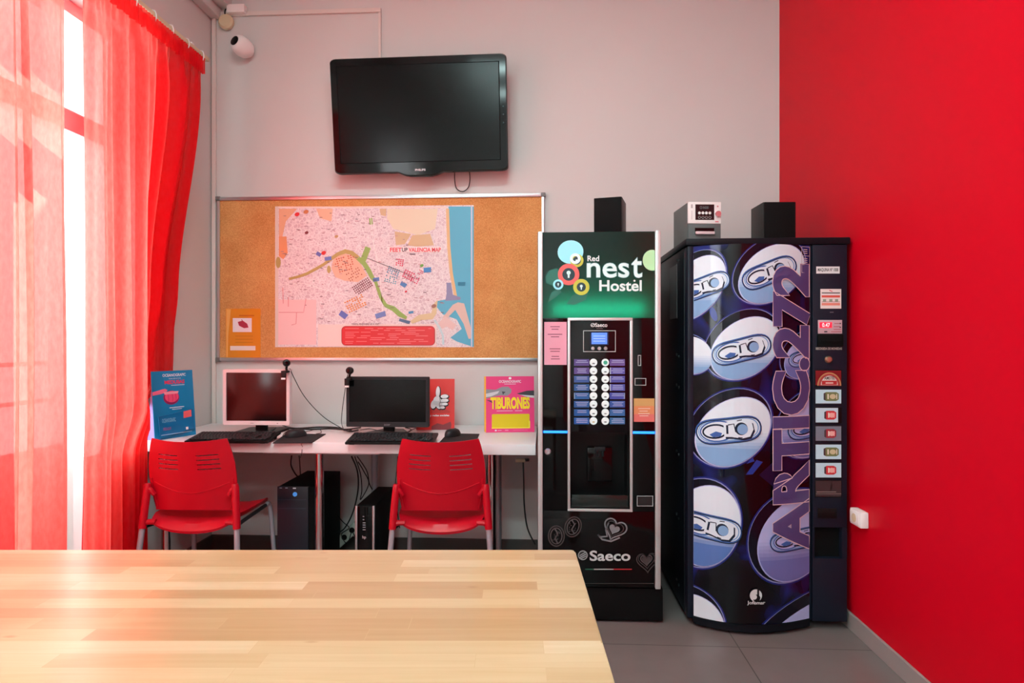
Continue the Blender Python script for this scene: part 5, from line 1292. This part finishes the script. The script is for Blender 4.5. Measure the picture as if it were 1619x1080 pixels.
bm = bmesh.new(); pbox(bm, 1293.5, 1331.5, 506, 527.5, YC2-.004, YC2-.0002, .001); q = obj('price_display', bm, mat('pale display plate', 'c4a8b0', .35), vm)
bm = bmesh.new(); pbox(bm, 1296, 1315.5, 509.5, 518.5, YC2-.0055, YC2-.0042); obj('led_window', bm, M['led_red'], q, smooth=False)
pr = Print(plane_fn(YC2-.0057)); pr.text('0.47', 1300, 511, 1312, 517, flat('ffc0c0', emit='ffb0b0', es=1.5), 1, .02); pr.build('led_digits', q)
pr = Print(plane_fn(YC2-.0042)); 
for y, a, b in ((511, 1319, 1328), (516, 1318, 1328), (520.5, 1318, 1330), (524, 1314, 1330)): pr.rect(a, y, b, y+1, flat('a8505c'), 1)
pr.rect(1303, 523.5, 1308, 525.5, kk, 1); pr.rect(1327.5, 510.5, 1329.5, 512.5, kk, 1); pr.rect(1327.5, 516.5, 1329.5, 518.5, kk, 1); pr.build('display_print', q)
bm = bmesh.new(); pbox(bm, 1293, 1334, 528.5, 548, YC2-.012, YC2-.0002, .004); pbox(bm, 1297, 1330, 538, 541, YC2-.016, YC2-.0122, .001); obj('coin_slot', bm, M['matte_black'], vm)
bm = bmesh.new(); p = P(1309.5, 568.5, YC2); lathe(bm, [(0, 0), (.0155, 0), (.0155, .005), (.011, .011), (0, .013)], p, (0, -1, 0), 22); obj('lock', bm, mat('brass lock', 'b7a98e', .3, metal=.9), vm)
# six selection buttons with can pictures
rows = [(586, 609, 'label'), (616, 638, 'green'), (645, 668, 'red'), (674, 697, 'dark'), (703, 726, 'green'), (732, 755, 'red'), (760.5, 785, 'empty')]
for y0, y1, k in rows:
    bm = bmesh.new(); pbox(bm, 1288.5, 1331, y0-1.5, y1+1.5, YC2-.003, YC2-.0002, .001); 
    base = {'label': flat('7a2024', .25), 'green': flat('b2d0da', .25, emit='a8ccd8', es=.12), 'red': flat('b2ccd6', .25, emit='a8c8d4', es=.12), 'dark': flat('76808e', .25), 'empty': flat('3a3436', .2)}[k]
    q = obj('selection_button', bm, M['black'], vm); pr = Print(plane_fn(YC2-.0032)); x1 = 1325 if (k == 'red' and y0 < 700) else 1330
    pr.rect(1289.5, y0, x1, y1, base, 1); my = (y0+y1)/2
    if k == 'label':
        pr.poly(ell(1311, y1+1, 19, 21, 0, 24, 0, 180), flat('b88a5a'), 2); pr.poly(ell(1311, y1+1, 17, 19, 0, 24, 0, 180), flat('a03a38'), 3); pr.poly(ell(1311, y1, 13.5, 15, 0, 24, 0, 180), flat('d3cbc4'), 4)
        pr.rect(1299, y1-7, 1323, y1-.5, flat('b02428'), 5); pr.text('AMSTEL', 1303, y0+9.5, 1320, y0+14, kk, 6, .02); pr.rect(1305, y1-4.5, 1317, y1-2.5, flat('e0c8c0'), 6)
    elif k == 'empty':
        pr.rect(1290, y1-5, 1330, y1-3.5, flat('5e5654'), 2); pr.rect(1313, y0+2, 1316, y0+12, flat('120d0e'), 2); pr.rect(1291, y1-8, 1322, y1-6.5, flat('6c6462'), 2)
    else:
        body = {'green': '6c7a4c', 'red': 'c8323a', 'dark': '9a2c38'}[k]; L0, L1 = (1303, 1326) if k == 'green' else (1304, 1322)
        pr.poly([(L0, my-5), (L0+3, my-7), (L1-4, my-7), (L1, my-4.5), (L1, my+4.5), (L1-4, my+7), (L0+3, my+7), (L0, my+5)], flat(body), 2)
        pr.poly([(L0-1, my-5), (L0+2, my-6.5), (L0+2, my+6.5), (L0-1, my+5)], flat('4a3a40'), 3)
        pr.poly(ell((L0+L1)/2+2, my, 5, 4, 0, 16), flat('c6bd96' if k == 'green' else 'e8b0a8'), 3); pr.rect(L0+5, my-4, L0+7, my+4, flat('e8e0d0'), 4); pr.rect(L1-4, my-4, L1-2.5, my+4, flat('d8d4c4' if k == 'green' else 'f0a0a0'), 4)
    pr.build('button_picture', q)

# ================================================================== ON TOP OF THE MACHINES
def oriented_box(bm, c, s, rz, bev=.003, mi=0): box(bm, c, s, bev, Matrix.Rotation(rz, 3, 'Z'), mi)
ztc = Zf(365); Y = 2.96
def speaker(label, pxc, py_top, Y, ztop, w, d, rz, pxs=None):
    c = P(pxc, 540, Y); h = P(pxc, py_top, Y).z-ztop
    t = thing('loudspeaker', label, 'loudspeaker', (c.x, c.y+d/2, ztop), rz, 'small black loudspeakers')
    bm = bmesh.new(); boxx(bm, -w/2, w/2, -d/2+.012, d/2, .0005, h, .003); obj('cabinet', bm, mat('dark wood vinyl', '1b1a19', .5), t, local=True)
    bm = bmesh.new(); boxx(bm, -w/2+.002, w/2-.002, -d/2, -d/2+.0118, .002, h-.002, .003); obj('grille', bm, M['matte_black'], t, local=True)
speaker('black loudspeaker on top of the coffee machine', 967.5, 311, 2.98, ztc, .132, .17, -.245)
ztv = Zs(376.5)
speaker('black loudspeaker on the drinks machine beside the red wall', 1232.5, 318.5, 2.98, ztv, .147, .17, TH-.02)
c = P(1110, 540, 2.98)
st_ = thing('stereo_unit', 'small white-fronted stereo on top of the drinks machine', 'stereo', (c.x, c.y+.11, ztv), TH+.03)
wst = .153; dst = .24; hst = P(1110, 320, 2.98).z-ztv; hm = P(1110, 354.5, 2.98).z-ztv
bm = bmesh.new(); boxx(bm, -wst/2, wst/2, -dst/2+.015, dst/2, .004, hst, .003); boxx(bm, -wst/2+.01, wst/2-.01, -dst/2+.03, dst/2-.02, .0004, .0045); obj('case', bm, M['green_card'], st_, local=True)
bm = bmesh.new(); boxx(bm, -wst/2, wst/2, -dst/2, -dst/2+.0148, hm+.001, hst, .003); obj('front_panel', bm, M['white_plastic'], st_, local=True)['label'] = 'white front panel'
bm = bmesh.new(); boxx(bm, -wst/2+.001, wst/2-.001, -dst/2+.001, -dst/2+.0148, .004, hm, .002); obj('lower_front', bm, M['green_card'], st_, local=True)
lw = lambda px: (px-1110)/52*wst; lz = lambda py: hm+(354.5-py)/(354.5-320)*(hst-hm)
fnS = lambda px, py, d: Vector((lw(px), -dst/2-d-.0003, lz(py)))
pr = Print(fnS); pr.rect(1095, 324, 1125, 348.5, flat('17191b', .2), 1); pr.text('CD RADIO', 1102, 327, 1116, 331, flat('7d8a90'), 2)
for r, (yy, m) in enumerate(((337.5, flat('e4e8e6')), (344.5, flat('8d9494')))):
    for k in range(4): pr.poly(ell(1101.5+k*5.5, yy, 2.3, 2.3, 0, 14), m, 2); pr.poly(ell(1101.5+k*5.5, yy, 1.5, 1.5, 0, 14), flat('17191b', .2) if r else m, 3)
pr.rect(1088, 324, 1091, 330, flat('b8b4b4'), 1); pr.rect(1089, 334, 1090, 348, flat('c4c0c0'), 1); pr.rect(1126.5, 350.5, 1132, 352, flat('d05a6a'), 1); pr.poly(ell(1130.5, 327, 1.4), flat('d08a94'), 1)
pr.build('panel_print', st_, local=True)
bm = bmesh.new(); q = fnS(1130.5, 339, 0); cyl(bm, q, q+Vector((0, -.012, 0)), .0125, 22); obj('volume_knob', bm, mat('rosy chrome', 'd8a0a6', .25, metal=.6), st_, local=True)
bm = bmesh.new(); a = fnS(1094.5, 371, 0); b = fnS(1125, 361, 0); boxx(bm, a.x, b.x, -dst/2-.0002, -dst/2+.0008, a.z, b.z); obj('disc_slot', bm, M['gloss_black'], st_, local=True)
bm = bmesh.new(); a = fnS(1095, 371.5, 0); b = fnS(1124.5, 367, 0); boxx(bm, a.x, b.x, -dst/2-.012, -dst/2-.0004, a.z, b.z, .001); obj('disc_tray', bm, flat('d9c4c6', .3), st_, local=True)

# socket on the red wall
so = thing('wall_socket', 'white surface-mounted socket box on the red wall beside the drinks machine', 'socket', (XR, 2.68, .5))
zso0, zso1 = P(1347, 831, 2.69).z, P(1347, 806, 2.69).z
bm = bmesh.new(); boxx(bm, XR-.034, XR-.0005, 2.645, 2.735, zso0, zso1, .005); obj('box', bm, M['white_plastic'], so)
bm = bmesh.new(); boxx(bm, XR-.038, XR-.0345, 2.653, 2.727, zso0+.008, zso1-.008, .003); obj('cover_plate', bm, M['white_plastic'], so)
bm = bmesh.new(); cyl(bm, (XR-.0382, 2.69, (zso0+zso1)/2), (XR-.0395, 2.69, (zso0+zso1)/2), .018, 18); obj('outlet', bm, M['cream'], so)

# ================================================================== LIGHT, WORLD, CAMERA
w = bpy.data.worlds.new('sky'); SC.world = w; w.use_nodes = True
bg = w.node_tree.nodes['Background']; bg.inputs['Color'].default_value = (.93, .97, 1.0, 1); bg.inputs['Strength'].default_value = 9.5
sd = bpy.data.lights.new('sun', 'SUN'); sd.energy = 17; sd.angle = math.radians(.6); sd.color = (1, .95, .88)
so_ = bpy.data.objects.new('sun', sd); COL.objects.link(so_)
d = Vector((.56, -.31, -.74)); so_.rotation_euler = d.to_track_quat('-Z', 'Y').to_euler(); so_.location = (-6, 5, 8)

cam = bpy.data.cameras.new('camera'); co = bpy.data.objects.new('camera', cam); COL.objects.link(co)
cam.sensor_fit = 'HORIZONTAL'; cam.sensor_width = 36; cam.lens = F/1619*36; cam.clip_start = .05
co.location = (0, 0, H); co.rotation_euler = (PI/2, 0, TH)
SC.camera = co
SC.view_settings.view_transform = 'Standard'; SC.view_settings.look = 'None'; SC.view_settings.gamma = 1; SC.view_settings.use_curve_mapping = False
SC.view_settings.exposure = -0.05
SC.cycles.use_denoising = True
SC.cycles.max_bounces = 10; SC.cycles.diffuse_bounces = 5; SC.cycles.transparent_max_bounces = 16; SC.cycles.sample_clamp_indirect = 8
